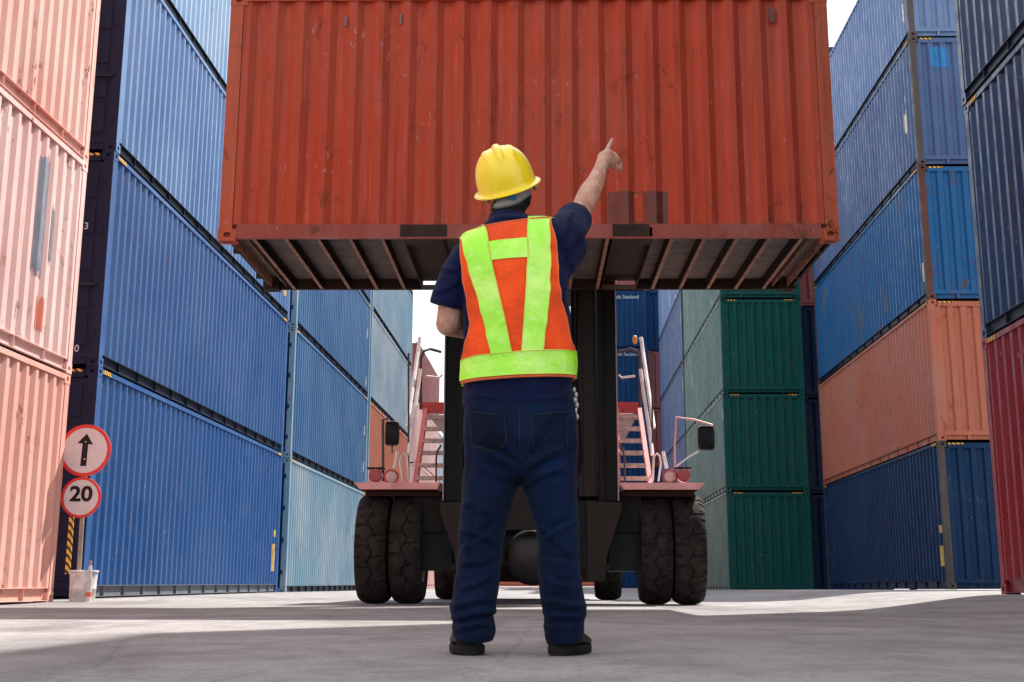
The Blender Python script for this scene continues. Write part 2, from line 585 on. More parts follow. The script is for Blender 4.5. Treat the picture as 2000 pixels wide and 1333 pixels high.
def wall_patch(r, L, far, x0, x1, z0, z1, mat, name='placard', ragged=0.0, off=.004, label=None):
    """a sheet that follows the corrugated side wall"""
    pr = prof(.14, L - .14) if L > 10 else [(x, d * 1.3) for x, d in prof(.14, L - .14)]
    xs = sorted({x0, x1} | {x for x, d in pr if x0 < x < x1} | {x0 + (x1 - x0) * i / 8 for i in range(1, 8)})
    rnd = random.Random(int(x0 * 1000 + z0 * 77))
    a = [z0 + rnd.uniform(-ragged, ragged) for x in xs]; b = [z1 + rnd.uniform(-ragged, ragged) for x in xs]
    y = (lambda x: W - .012 - interp(pr, x) + off) if far else (lambda x: .012 + interp(pr, x) - off)
    mb = MB(); mb.grid([[(x, y(x), z) for x, z in zip(xs, a)], [(x, y(x), z) for x, z in zip(xs, b)]])
    return mb.build(name, mat, r)


def end_patch(r, y0, y1, z0, z1, mat, name='repainted_spot', ragged=.01):
    pr = prof(.12, W - .12, .045, ENDP)
    ys = sorted({y0, y1} | {y for y, d in pr if y0 < y < y1})
    rnd = random.Random(3)
    a = [z0 + rnd.uniform(-ragged, ragged) for x in ys]; b = [z1 + rnd.uniform(-ragged, ragged) for x in ys]
    mb = MB(); mb.grid([[(.022 + interp(pr, y) - .004, y, z) for y, z in zip(ys, a)], [(.022 + interp(pr, y) - .004, y, z) for y, z in zip(ys, b)]])
    return mb.build(name, mat, r)


HC, HS, L40, L20 = 2.896, 2.591, 12.192, 6.058
XL, XR = -5.843, 7.683


def right_stack(x, y0, z0, rows, group, H=HC, tilt=0, L=L40, **kw):
    out = []
    for i, row in enumerate(rows):
        k = dict(kw); k.update(row[2] if len(row) > 2 else {})
        jx = random.uniform(-.012, .012); jy = random.uniform(-.02, .02)
        zz = z0 + i * (H + .004)
        out.append(container(L, H, (x + W + jx, y0 + jy, zz), R(90), row[0], row[1], group, lane=1, tilt=tilt, **k))
    return out


def left_stack(x, y1, z0, rows, group, H=HC, tilt=0, L=L40, **kw):
    out = []
    for i, row in enumerate(rows):
        k = dict(kw); k.update(row[2] if len(row) > 2 else {})
        jx = random.uniform(-.012, .012); jy = random.uniform(-.02, .02)
        zz = z0 + i * (H + .004)
        out.append(container(L, H, (x - W + jx, y1 + jy, zz), R(-90), row[0], row[1], group, lane=1, tilt=tilt, **k))
    return out
# rot +90: X->+y, Y->-x : local Y=W side faces the lane for right stacks (x small)
# rot -90: X->-y, Y->+x : local Y=W side faces the lane for left stacks


# the salmon stack, near left (its far end is in the picture)
P = left_stack(-5.685, 15.78, .006, [
    ('pink', 'sunlit pale salmon container on the ground at the left edge, lowest of its stack'),
    ('pink2', 'sunlit pale pink container with a long grey repainted patch'),
    ('pink', 'salmon pink container resting on the one with the grey patch'),
    ('pink2', 'pale pink container topping the near left stack'),
], 'containers of the salmon stack', H=HS)
for y0, y1, z0, z1, m in ((14.38, 14.68, .95, 2.28, M_patch_grey), (14.78, 14.95, 1.15, 1.75, M_patch_grey)):
    wall_patch(P[1], L40, True, 15.78 - y1, 15.78 - y0, z0, z1, m, 'repainted_patch', .09)
wall_patch(P[1], L40, True, 1.0, 1.14, .35, .68, simple('patch_orange', (.62, .16, .10), .5), 'repainted_patch', .06)
wall_patch(P[0], L40, True, 1.95, 2.02, .95, 1.12, M_placard, 'placard', .01)

LB = left_stack(XL, 17.2 + L40, .03, [
    ('blue_a', 'deep blue sunlit container on the ground right of the speed sign'),
    ('blue_a2', 'mid blue sunlit container second up in the stack beside the speed sign'),
    ('blue_b', 'pale blue sunlit container left of the hanging container, third up in its stack'),
    ('blue_c', 'lightest blue container at the top left, behind the upper corner of the hanging container'),
], 'containers of the long blue left stack', doors=True, railcol=M_rail_dark)
LB[0].children  # bottom box: grey lower rail
for o in LB[0].children:
    if o.name.startswith('bottom_rail'): o.material_slots[0].material = M_rail_grey
wall_patch(LB[0], L40, True, .42, .56, .42, .98, M_placard)
wall_patch(LB[0], L40, True, .42, .52, 1.12, 1.26, M_placard)
wall_patch(LB[2], L40, True, .40, .56, .45, .95, M_placard)
for i, zz in ((0, 1.95), (1, .22), (1, 1.85)):
    t = link('white_number', text_mesh('3' if zz > 1 else '0', .13, .002), M_white, LB[i])
    t.matrix_local = Matrix.Translation((L40 - .002, W - .30, zz)) @ Matrix.Rotation(R(90), 4, 'Z') @ Matrix.Rotation(R(90), 4, 'X')

L2 = left_stack(-5.80, 29.95 + L40, -.01, [
    ('steel_b', 'light grey blue container on the ground left of the handler wheels'),
    ('steel_a', 'blue container second up in the stack just left of the container handler'),
    ('steel_a', 'weathered blue container third up, under the left end of the hanging container'),
    ('steel_a', 'blue container fourth up, mostly hidden behind the hanging container'),
], 'containers of the second blue left stack', doors=True, endcol='far_blue', postcol='steel_b', railcol=M_rail_dark)  # endcol darker than the walls: shade of the unlit ends put into colour
for i, zz in ((1, 2.2), (1, 1.1), (2, 2.3), (2, .8)):
    wall_patch(L2[i], L40, True, .5, .62, zz - .5, zz - .2, M_placard_w)
L3 = left_stack(-5.80, 42.55 + L40, -.02, [
    ('orange', 'salmon orange container on the ground left of the handler, bottom of the third left stack'),
    ('orange', 'salmon orange container behind the left mirror of the handler'),
    ('steel_c', 'grey blue container resting on the salmon ones left of the handler stairs'),
    ('steel_b', 'grey blue weathered container with a thin pink one above it'),
    ('far_pink', 'pink container showing as a sliver below the hanging container, left of the sky'),
], 'containers of the third left stack', railcol=M_rail_dark, postcol='steel_b')
L4 = left_stack(-6.6, 65.3 + L40, -.02, [
    ('far_pink', 'pink container on the ground far down the lane behind the left stairs'),
    ('far_pink', 'pink container second up behind the left stairs'),
    ('far_pink', 'pale pink container third up behind the left stairs'),
    ('far_red', 'red container topping the far left stack against the white sky'),
], 'containers of the far left stack', simple_frame=True)
L5 = left_stack(-6.7, 78 + L40, -.02, [
    ('far_pink', 'farthest pink container on the ground of the left row'),
    ('far_pink', 'farthest pink container second up in the left row'),
    ('steel_c', 'farthest grey blue container third up in the left row'),
], 'farthest containers of the left row', simple_frame=True)

# right side
N = right_stack(5.005, 16.01 - L40, .127, [
    ('darkred', 'dark red container on the ground at the right edge of the picture'),
    ('nearblue', 'night blue container resting on the dark red one at the right edge'),
    ('nearblue', 'night blue container third up at the upper right edge'),
    ('nearblue', 'night blue container fourth up over the right edge of the lane'),
    ('nearblue', 'night blue container topping the near right stack'),
], 'containers of the near right stack', postcol='nearblue', railcol=M_rail_dark)
for o in N[0].children:
    if o.name.startswith(('bottom_rail', 'corner_')): o.material_slots[0].material = CM['darkred']

RB = right_stack(XR, 27.79, .135, [
    ('navy', 'dark blue container on the ground under the salmon orange one at right', dict(postcol='rustpost')),
    ('orange', 'salmon orange container second up in the right stack, the only orange one there', dict(postcol='orange')),
    ('cobalt', 'bright blue rust streaked container third up, resting on the salmon orange one', dict(postcol='redrust')),
    ('slate', 'slate blue container with a bright blue repainted spot on its end', dict(postcol='rustpost')),
    ('slate2', 'powder blue container topping the right stack against the sky', dict(postcol='rustpost')),
], 'containers of the mixed colour right stack', tilt=R(-.31))
for o in RB[2].children:
    if o.name.startswith('bottom_rail'): o.material_slots[0].material = M_rail_dark
for i in (3, 4):
    for o in RB[i].children:
        if o.name.startswith('bottom_rail'): o.material_slots[0].material = M_rail_dark
end_patch(RB[3], 1.62, 2.02, 2.2, 2.66, simple('spot_bright_blue', (.0, .16, .42), .4))
wall_patch(RB[0], L40, True, .30, .46, .45, .85, M_placard)
wall_patch(RB[0], L40, True, .30, .42, 1.1, 1.25, M_placard)
wall_patch(RB[2], L40, True, .22, .38, .45, .85, M_placard_w)
wall_patch(RB[3], L40, True, .70, .95, 1.0, 1.45, M_placard_w, 'placard', .05)
wall_patch(RB[3], L40, True, .72, .85, 1.65, 1.8, M_placard_w, 'placard', .03)
wall_patch(RB[4], L40, True, .40, .62, .5, .95, M_placard_w, 'placard', .05)
wall_patch(RB[4], L40, True, .45, .6, 1.2, 1.5, M_placard_w, 'placard', .05)

G = right_stack(5.035, 40.94, -.016, [
    ('green_lit', 'green container on the ground beside the handler, lowest of the green stack'),
    ('green_lit', 'green container second up in the green stack'),
    ('green_lit', 'green container third up in the green stack'),
    ('green_lit', 'green container whose lower edge shows right under the hanging container'),
], 'containers of the green stack', endcol='green', postcol='green')
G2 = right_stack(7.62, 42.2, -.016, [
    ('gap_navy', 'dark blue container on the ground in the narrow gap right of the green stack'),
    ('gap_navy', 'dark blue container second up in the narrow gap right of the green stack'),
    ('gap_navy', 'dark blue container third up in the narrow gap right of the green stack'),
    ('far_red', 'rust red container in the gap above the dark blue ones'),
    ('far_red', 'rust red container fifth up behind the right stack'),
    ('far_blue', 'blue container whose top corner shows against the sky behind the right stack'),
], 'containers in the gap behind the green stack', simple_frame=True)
RBL = right_stack(5.035, 53.4, -.02, [
    ('slate', 'blue container on the ground just past the green stack'),
    ('slate', 'blue container second up just past the green stack'),
    ('slate', 'blue container third up just past the green stack'),
    ('slate', 'blue container fourth up just past the green stack'),
    ('slate2', 'scuffed blue container fifth up just past the green stack'),
], 'blue containers past the green stack', postcol='navy')
M_scuff = simple('scuff_pale', (.34, .40, .40), .6, 0, .5, 8)
for st_, i, x0, z0, w_, h_ in ((G, 3, .55, .35, .18, .40), (G, 3, 2.1, .15, .30, .35), (G, 2, .25, 2.25, .12, .30), (G, 2, 9.0, 1.5, .35, .55), (G, 1, .3, 2.2, .12, .22), (RBL, 4, 5.5, .5, .4, .9), (RBL, 4, 2.5, .2, .5, .25), (RBL, 3, .6, 1.7, .25, .4), (RBL, 2, .5, 1.9, .2, .5)):
    wall_patch(st_[i], L40, True, x0, x0 + w_, z0, z0 + h_, M_scuff, 'scuff', .12)
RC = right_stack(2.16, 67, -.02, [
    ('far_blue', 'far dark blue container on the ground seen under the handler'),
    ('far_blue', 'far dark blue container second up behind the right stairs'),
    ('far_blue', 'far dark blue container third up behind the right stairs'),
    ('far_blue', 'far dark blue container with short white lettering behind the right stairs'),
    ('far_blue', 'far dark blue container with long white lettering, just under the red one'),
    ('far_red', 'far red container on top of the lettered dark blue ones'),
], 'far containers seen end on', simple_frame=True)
for i, s_txt, sz in ((4, 'Maersk Sealand', .27), (3, 'Maersk Sealand', .23)):
    t = link('white_lettering', text_mesh(s_txt, sz, .003, .004), M_white_far, RC[i])
    t.matrix_local = Matrix.Translation((.010, W / 2, HC - .34)) @ Matrix.Rotation(R(-90), 4, 'Z') @ Matrix.Rotation(R(90), 4, 'X')
mb = MB(); mb.ball((.0, W / 2 + .3, .5), .11, .06, .11)
mb.build('yellow_lamp_sticker', M_placard, RC[5])
RD = right_stack(4.66, 68, -.02, [
    ('far_blue', 'farthest dark blue container on the ground of the right row'),
    ('far_blue', 'farthest dark blue container second up in the right row'),
    ('far_red', 'farthest red container third up, a sliver beside the blue stack'),
    ('far_red', 'farthest red container fourth up, a sliver beside the blue stack'),
    ('far_blue', 'farthest dark blue container fifth up, a sliver beside the lettered ones'),
    ('far_blue', 'farthest dark blue container topping the right row, a sliver beside the red one'),
], 'farthest containers of the right row', simple_frame=True)
for i, (xx, lv, cc, lb) in enumerate((
        (-9.2, 0, 'orange', 'salmon container lying across the far end of the lane, bottom left'),
        (3.2, 0, 'orange', 'salmon container lying across the far end of the lane, bottom right'),
        (-9.2, 1, 'steel_c', 'grey blue container lying across the far end of the lane, on the salmon one'))):
    container(L40, HC, (xx, 96, -.02 + lv * (HC + .004)), 0, cc, lb, 'containers across the far end of the lane', simple_frame=True)

# the hanging container
FY, FX, FZ = 12.832, -3.289, 3.229 + CH + .01
FC = container(L20, HS, (FX, FY, FZ), .014, 'float',
               'orange red container hanging from the handler above the pointing man', None,
               postcol='float_post', pockets=True, railcol=CM['float_rail'])
for o in FC.children:
    if o.name.startswith('bottom_rail') and o.data.name.endswith('_p') or False: pass
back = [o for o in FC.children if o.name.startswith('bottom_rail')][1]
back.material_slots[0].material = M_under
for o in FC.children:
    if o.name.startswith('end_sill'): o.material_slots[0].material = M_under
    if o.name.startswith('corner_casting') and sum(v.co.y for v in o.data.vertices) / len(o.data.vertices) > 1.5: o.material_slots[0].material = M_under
# understructure
mb = MB(); mb.box(.10, .053, .140, L20 - .10, W - .053, .158)
fl = mb.build('floor', M_ply, FC)
pocket_c = (L20 / 2 - 1.025, L20 / 2 + 1.025)
xs = [.32 + .315 * k for k in range(18)]
for x in xs:
    if any(abs(x - c) < .24 for c in pocket_c) or x > L20 - .3: continue
    mb = MB()
    mb.box(x, .053, .028, x + .006, W - .053, .139, 1)
    mb.box(x + .0065, .053, .022, x + .042, W - .053, .0275)
    mb.box(x + .0065, .053, .1325, x + .045, W - .053, .139, 1)
    mb.build('cross_member', [M_beam, M_web], FC)
for c in pocket_c:
    mb = MB()
    for e in (-.197, .191): mb.box(c + e, .053, .024, c + e + .006, W - .053, .139)
    mb.box(c - .19, .053, .126, c + .19, W - .053, .130)
    mb.box(c - .19, .053, .020, c + .19, .28, .0235); mb.box(c - .19, W - .28, .020, c + .19, W - .053, .0235)
    mb.build('fork_pocket', M_under, FC)
for x0 in (.10, L20 - .28):
    mb = MB(); mb.box(x0, .17, .024, x0 + .006, W - .17, .139); mb.box(x0 + .17, .17, .024, x0 + .176, W - .17, .139)
    mb.build('end_beam', M_beam, FC)
for e in (-.19,):
    mb = MB(); mb.box(pocket_c[1] - .20, -.002, .036, pocket_c[1] + .16, .0015, .158); mb.build('rusty_pocket_plate', M_under, FC)
    mb = MB(); mb.box(pocket_c[0] - .22, -.002, .036, pocket_c[0] + .24, .0015, .158); mb.build('rusty_pocket_plate', M_under, FC)
wall_patch(FC, L20, False, 3.82, 4.40, .168, .50, M_patch, 'repair_patch', .006, .005)
wall_patch(FC, L20, False, 4.07, 4.16, .19, .48, CM['float'], 'bare_panel', .004, .008)
M_faded_low = paint('paint_orange_red_dull', (.37, .052, .024), .25, .5, .5, (.30, .09, .06, 1), .8, .4)
M_grey_mark = simple('grey_fitting', (.14, .11, .11), .5)
for (x, z) in ((1.17, 2.24), (1.73, 2.26)):
    mb = MB(); mb.box(x, .002, z, x + .022, .014, z + .11); mb.build('lashing_plate', M_grey_mark, FC)
mb = MB(); mb.box(5.46, .001, 2.28, 5.53, .012, 2.42); mb.box(5.475, -.004, 2.26, 5.515, .01, 2.30); mb.build('vent', M_patch, FC)

# ------------------------------------------------------------------ ground
def sst(a, b, x):
    t = max(0, min(1, (x - a) / (b - a))); return t * t * (3 - 2 * t)


def gz(x, y):
    k = 1 if y < 28 else (1 - (y - 28) / 12 * .5 if y < 40 else max(0, .5 - (y - 40) / 4 * .5))
    h = .125 * sst(2.4, 5.0, x) * k * sst(3, 9, y)
    h += .028 * sst(-3.5, -5.6, x) * (1 - sst(28, 40, y)) * sst(14, 18, y)
    return h


def ground():
    xs = [-400, -150, -60, -30, -20] + [-14 + .35 * i for i in range(81)] + [20, 30, 60, 150, 400]
    ys = [-60, -20, -5] + [0 + .25 * i for i in range(80)] + [20 + i for i in range(0, 80, 2)] + [110, 140, 200, 400, 900]
    mb = MB(); mb.grid([[(x, y, gz(x, y)) for x in xs] for y in ys])
    t = NT('yard_concrete_asphalt')
    P = t.pos()
    big = t.noise(.35, P, 5, .6, .5)
    col = t.mix(t.ramp(big, .3, .7), (.29, .27, .27, 1), (.46, .435, .43, 1))
    med = t.noise(2.2, t.pos((1, .6, 1)), 6, .65, .3)
    col = t.mix(t.ramp(med, .42, .66, 0, .6), col, (.19, .172, .172, 1))
    st_ = t.noise(11, t.pos((1, .7, 1)), 5, .75)
    col = t.mix(t.ramp(st_, .45, .72, 0, .5), col, (.20, .185, .185, 1))
    fine = t.noise(70, P, 4, .8)
    col = t.mix(t.ramp(fine, .30, .62, .5, 0), col, (.09, .085, .085, 1))
    v = t.node('ShaderNodeTexVoronoi'); v.inputs['Scale'].default_value = 130; t.l(P, v.inputs['Vector'])
    col = t.mix(t.ramp(v.outputs['Distance'], .12, .3, .28, 0), col, (.46, .44, .43, 1))
    # oil marks and tyre scrubbing along the lane
    oil = t.noise(.9, t.pos((1, .25, 1)), 4, .6, .8)
    col = t.mix(t.ramp(oil, .52, .68, 0, .45), col, (.10, .095, .10, 1))
    # crack lines
    vc = t.node('ShaderNodeTexVoronoi', feature='DISTANCE_TO_EDGE'); vc.inputs['Scale'].default_value = .42
    mp = t.node('ShaderNodeMix', data_type='VECTOR'); mp.inputs[0].default_value = .06
    nn = t.node('ShaderNodeTexNoise'); nn.inputs['Scale'].default_value = 3; t.l(P, nn.inputs['Vector'])
    t.l(P, mp.inputs[4]); t.l(nn.outputs['Color'], mp.inputs[5]); t.l(mp.outputs[1], vc.inputs['Vector'])
    col = t.mix(t.ramp(vc.outputs['Distance'], .0, .006, .22, 0), col, (.06, .055, .055, 1))
    grit = t.noise(38, P, 5, .85)
    col = t.mix(t.ramp(grit, .52, .68, 0, .55), col, (.14, .13, .13, 1))
    col = t.mix(t.ramp(grit, .30, .42, .4, 0), col, (.60, .57, .56, 1))
    h = t.math('ADD', t.math('MULTIPLY', fine, .5), t.math('MULTIPLY', t.noise(9, P, 3), .6))
    h = t.math('ADD', h, t.math('MULTIPLY', v.outputs['Distance'], .5))
    t.bump(h, .8, .02)
    o = mb.build('ground', t.out(col, t.ramp(big, .2, .8, .75, .92), None, .3), smooth='all')
    o['kind'] = 'structure'


ground()

# ------------------------------------------------------------------ road signs in a bucket
M_red = simple('sign_red', (.62, .025, .02), .35, 0, .15, 4, .05)
M_signw = simple('sign_white', (.62, .56, .57), .35, 0, .1, 4, .05)
M_black = simple('sign_black', (.015, .012, .014), .4, 0, .1, 4, .05)
M_pole = simple('pole_galvanised', (.30, .24, .22), .5, 0, .3, 14)
M_bucket = simple('bucket_plastic', (.60, .56, .56), .55, 0, .3, 9, .3)
SY = 15.95


def disc(mb, c, r, y, th, seg=48, m=0, r_in=0):
    ring = lambda rr, yy: [(c.x + rr * math.cos(2 * math.pi * k / seg), yy, c.z + rr * math.sin(2 * math.pi * k / seg)) for k in range(seg)]
    if r_in: mb.grid([ring(r_in, y + th), ring(r_in, y), ring(r, y), ring(r, y + th)], m, True)
    else:
        n = mb.grid([ring(r, y + th), ring(r, y)], m, True)
        mb.f.append(tuple(n + seg + k for k in range(seg))); mb.m.append(m)
        mb.f.append(tuple(n + k for k in range(seg))[::-1]); mb.m.append(m)


base = at(148, 1177, SY); base.z = gz(base.x, SY)
sg = empty('road_sign', base)
tag(sg, 'round arrow sign above a round 20 speed sign on a pole in a bucket', 'sign')
inv = Matrix.Translation(-base)


def into(o, root):
    o.parent = root; o.data.transform(Matrix.Translation(-Vector(root.location))); return o


pt = at(168, 850, SY)
mb = MB(); mb.tube([Vector((base.x, SY + .04, .1)), Vector((pt.x, SY + .04, pt.z))], .026, 12)
into(mb.build('pole', M_pole, smooth=30), sg)
for (u, v, rp, kind) in ((166, 880, 50, 'arrow'), (158, 972, 39, 'twenty')):
    c = at(u, v, SY); r = (at(u + rp, v, SY) - c).length
    yb = SY + (0 if kind == 'arrow' else -.0)
    mb = MB(); disc(mb, c, r * .97, yb, .012)
    face = into(mb.build('sign_face', M_signw, smooth=30), sg)
    mb = MB(); disc(mb, c, r, yb - .004, .02, r_in=r * .87)
    b = into(mb.build('red_border', M_red, smooth=30), sg)
    if kind == 'arrow':
        s = r / 50
        pts = [(-6.5, -30), (5, -30), (6, 12), (15.5, 11), (2, 32), (-15, 14), (-5, 13)]
        mb = MB()
        f_ = [Vector((c.x + (px - .5) * s, yb - .004, c.z + py * s)) for px, py in pts]
        g_ = [p + Vector((0, .006, 0)) for p in f_]
        mb.quad(*f_); mb.grid([f_ + [f_[0]], g_ + [g_[0]]])
        into(mb.build('arrow', M_black), sg)
        for dz in (16, -17):
            mb = MB(); mb.ball((c.x + .5 * s, yb - .006, c.z + dz * s), .009, .004, .009)
            into(mb.build('bolt', M_signw, smooth=30), sg)
    else:
        tm = text_mesh('20', r * 1.02, .002, .007)
        o = link('number', tm, M_black)
        o.data.transform(Matrix.Translation((c.x, yb - .004, c.z + r * .14)) @ Matrix.Rotation(R(90), 4, 'X') @ Matrix.Diagonal((1.12, 1, 1, 1)))
        into(o, sg)
# bucket
bc = at(148, 1177, 15.75); bx = bc.x; by = 15.95
bk = MB(); seg = 32
pr = [(.138, .0), (.142, .02), (.146, .14), (.150, .145), (.150, .16), (.147, .165), (.155, .33), (.166, .335), (.166, .352), (.158, .356), (.150, .352), (.148, .30), (.001, .29)]
rows = [[(bx + r_ * math.cos(2 * math.pi * k / seg), by + r_ * math.sin(2 * math.pi * k / seg), z + .006) for k in range(seg)] for r_, z in pr]
bk.grid(rows, 0, True)
o = bk.build('bucket', M_bucket, smooth=40)
o.data.transform(Matrix.Translation(-Vector((bx, by, 0)))); o.location = (bx, by, 0)
tag(o, 'white plastic bucket of concrete holding the sign pole', 'bucket')
# striped pole leaning behind
a_ = at(133, 1105, 16.1); b_ = at(141, 1000, 16.1)
a_.z = .32
mb = MB(); mb.tube([a_, a_.lerp(b_, .5), b_], .030, 12)
o = mb.build('striped_pole', M_stripe, smooth=30)
o.data.transform(Matrix.Translation(-a_)); o.location = a_
tag(o, 'black and yellow striped pole standing in the bucket behind the sign', 'pole')
# slim delineator cone
q_ = at(172, 1172, 15.85); q_.z = 0
mb = MB()
cpr = [(.055, 0, 0), (.055, .015, 0), (.04, .017, 0), (.036, .07, 1), (.032, .12, 0), (.03, .22, 0), (.024, .34, 0), (.018, .40, 0), (.012, .42, 1), (.010, .46, 1), (.001, .47, 0)]
rows = [[(r_ * math.cos(2 * math.pi * k / 20), r_ * math.sin(2 * math.pi * k / 20), z) for k in range(20)] for r_, z, _ in cpr]
for i in range(len(rows) - 1): mb.grid([rows[i], rows[i + 1]], cpr[i][2], True)
o = mb.build('traffic_cone', [simple('cone_white', (.6, .56, .56), .5), simple('cone_orange', (.60, .13, .05), .5)], smooth=30)
o.location = q_
tag(o, 'slim white cone with red bands beside the bucket', 'cone')

# ------------------------------------------------------------------ container handler
H_ = empty('container_handler', (-.35, 17.5, 0))
tag(H_, 'red and black container handler holding up the orange red container on its mast', 'handler')
M_mast = simple('mast_black_steel', (.007, .0065, .0065), .45, 0, .35, 4, .2, .12)
M_mast_br = simple('mast_brown_grease', (.022, .015, .013), .5, 0, .4, 5, .3)
M_mast_edge = simple('mast_edge_worn', (.33, .31, .31), .35, 0, .3, 10)
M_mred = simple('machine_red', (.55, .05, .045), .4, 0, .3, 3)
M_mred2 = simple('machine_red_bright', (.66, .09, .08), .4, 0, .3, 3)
M_mpink = simple('machine_red_lit', (.80, .40, .38), .5, 0, .25, 4)  # paled machine red: lit look of lips and rails put into the colour
M_dark = simple('chassis_dark_green', (.005, .009, .009), .45, 0, .3, 5)
M_tyre = simple('tyre_rubber', (.030, .026, .024), .85, 0, .55, 9, .7, .2)
M_rim = simple('rim_cream', (.58, .50, .36), .5, 0, .35, 8)
M_step = simple('step_tread', (.55, .48, .44), .6, 0, .4, 18, .4)
M_tube = simple('handrail_pale', (.78, .75, .73), .35, 0, .2, 8)
M_tube_d = simple('bracket_grey', (.10, .08, .08), .4, 0, .3, 8)
M_mirror = simple('mirror_shell', (.008, .008, .011), .4, 0, .3, 8)
M_lamp_red = simple('lamp_red', (.35, .01, .015), .25, 0, .2, 8)
M_lamp = simple('lamp_lens', (.55, .40, .38), .2, 0, .3, 12)
gt = NT('cab_glass'); gt.bsdf.inputs['Transmission Weight'].default_value = 1; M_glass = gt.out((.75, .82, .82, 1), .03)


def hp(mb, name, mat, parent=None, smooth=False):
    o = mb.build(name, mat, parent or H_, smooth)
    o.data.transform(Matrix.Translation(-H_.location))
    return o


def X(u, Y, v=900): return at(u, v, Y).x
def Z(v, Y, u=1000): return at(u, v, Y).z


# mast: outer and inner uprights
def upright(u0, u1, side):
    Y0 = 15.50
    x0, x1 = X(u0, Y0), X(u1, Y0)
    xo, xi = (x0, x1) if side < 0 else (x1, x0)            # outer / inner x
    d = 1 if side < 0 else -1
    zt = 7.4; zb = Z(978, Y0)
    w = abs(x1 - x0)
    mb = MB()
    a, b = sorted((xo, xo + d * .012)); mb.box(a, Y0, zb, b, Y0 + .30, zt, 1)                      # outer flange, worn edge
    a, b = sorted((xo + d * .012, xo + d * w * .50)); mb.box(a, Y0 + .06, zb, b, Y0 + .30, zt)
    a, b = sorted((xo + d * w * .36, xo + d * w * .50)); mb.box(a, Y0, zb, b, Y0 + .06, zt)
    hp(mb, 'mast_upright', [M_mast, M_mast_edge])
    mb = MB()
    a, b = sorted((xo + d * w * .52, xo + d * w)); mb.box(a, Y0 + .03, zb + .05, b, Y0 + .25, zt + .2)
    a, b = sorted((xo + d * w * .60, xo + d * w * .86)); mb.box(a, Y0 - .01, zb + .05, b, Y0 + .03, zt)
    hp(mb, 'inner_mast', M_mast_br)
    # lower mounting plate, tapered
    P_ = lambda u, v: at(u, v, Y0)
    uo, ui = (u0, u1) if side < 0 else (u1, u0)
    k = 1 if side < 0 else -1
    pts = [(uo - k * 5, 982), (uo - k * 5, 1000), (uo + k * 8, 1040), (uo + k * 20, 1075), (uo + k * 24, 1100), (uo + k * 26, 1135), (uo + k * 60, 1135), (uo + k * 62, 978)]
    f_ = [P_(u, v) for u, v in pts]; g_ = [p + Vector((0, .22, 0)) for p in f_]
    mb = MB(); mb.quad(*f_); mb.quad(*g_[::-1]); mb.grid([f_ + [f_[0]], g_ + [g_[0]]])
    hp(mb, 'mast_mount', M_mast_br)
    mb = MB(); a, b = sorted((X(uo + k * 62, Y0), X(ui + k * 12, Y0)))
    mb.box(a, Y0 + .05, Z(1110, Y0), b, Y0 + .2, zb); hp(mb, 'lift_cylinder_guard', M_mast)


upright(865, 943, -1); upright(1130, 1208, 1)
mb = MB()
for z in (1.45, 4.9, 7.15): mb.box(X(940, 15.6), 15.62, z, X(1133, 15.6), 15.78, z + .28)
hp(mb, 'mast_crossbeam', M_mast)
mb = MB(); mb.box(X(940, 15.7), 15.7, Z(1035, 15.7), X(1133, 15.7), 15.86, Z(925, 15.7)); hp(mb, 'mast_foot_plate', M_mast_br)
for u in (985, 1088):
    mb = MB(); x = X(u, 15.6); mb.tube([(x, 15.66, 1.7), (x, 15.66, 7.1)], .055, 14); hp(mb, 'lift_cylinder', M_mast_edge, smooth=30)
for u in (1008, 1064):
    mb = MB(); x = X(u, 15.6); mb.box(x - .02, 15.57, 1.7, x + .02, 15.60, 7.3); hp(mb, 'lift_chain', M_dark)
for u, a in ((1118, .03), (1126, .05), (952, -.03)):
    mb = MB(); x = X(u, 15.5); mb.tube([(x, 15.6, 1.2), (x + a, 15.50, 1.6), (x, 15.52, 2.6), (x + a * .5, 15.53, 4.0), (x, 15.56, 6.8)], .016, 8); hp(mb, 'hydraulic_hose', M_mast, smooth=30)
# carriage and spreader gripping the top castings
mb = MB(); mb.box(X(930, 15.4), 15.36, 5.0, X(1145, 15.4), 15.46, 6.7); hp(mb, 'carriage', M_dark)
tz = FZ + HS
mb = MB(); mb.box(FX + .25, 13.7, tz + .16, FX + L20 - .25, 14.35, tz + .52); mb.box(-.9, 14.35, tz + .16, .4, 15.36, tz + .40)
hp(mb, 'spreader_beam', M_mred)
for x in (FX - .0, FX + L20 - .25):
    mb = MB(); mb.box(x, FY - .02, tz + .12, x + .24, FY + W + .07, tz + .34)
    for y in (FY + .02, FY + W - .11): mb.box(x + .03, y, tz + .005, x + .2, y + .15, tz + .12)
    hp(mb, 'spreader_end', M_mred)

# axle, differential, chassis
AY = 16.2
mb = MB(); mb.box(X(820, AY), AY - .28, .37, X(888, AY), AY + .25, .83); mb.box(X(1185, AY), AY - .28, .37, X(1252, AY), AY + .25, .83)
mb.box(X(888, AY), AY - .1, .45, X(1185, AY), AY + .2, .78)
hp(mb, 'drive_axle', M_dark)
mb = MB()
c = at(1040, 1092, 15.95)
rows = []
for yy, rr in ((15.86, .05), (15.88, .22), (15.91, .29), (15.95, .315), (16.0, .315), (16.02, .28), (16.3, .27)):
    rows.append([(c.x + rr * math.cos(2 * math.pi * k / 36), yy, c.z + .02 + rr * math.sin(2 * math.pi * k / 36)) for k in range(36)])
n = mb.grid(rows, 0, True); mb.f.append(tuple(n + k for k in range(36))); mb.m.append(0)
hp(mb, 'differential', simple('diff_housing', (.006, .006, .006), .4, .3, .3, 9), smooth=30)
mb = MB(); mb.box(X(885, 16.5), 16.5, .62, X(1190, 16.5), 21.4, 1.30); hp(mb, 'chassis', M_dark)
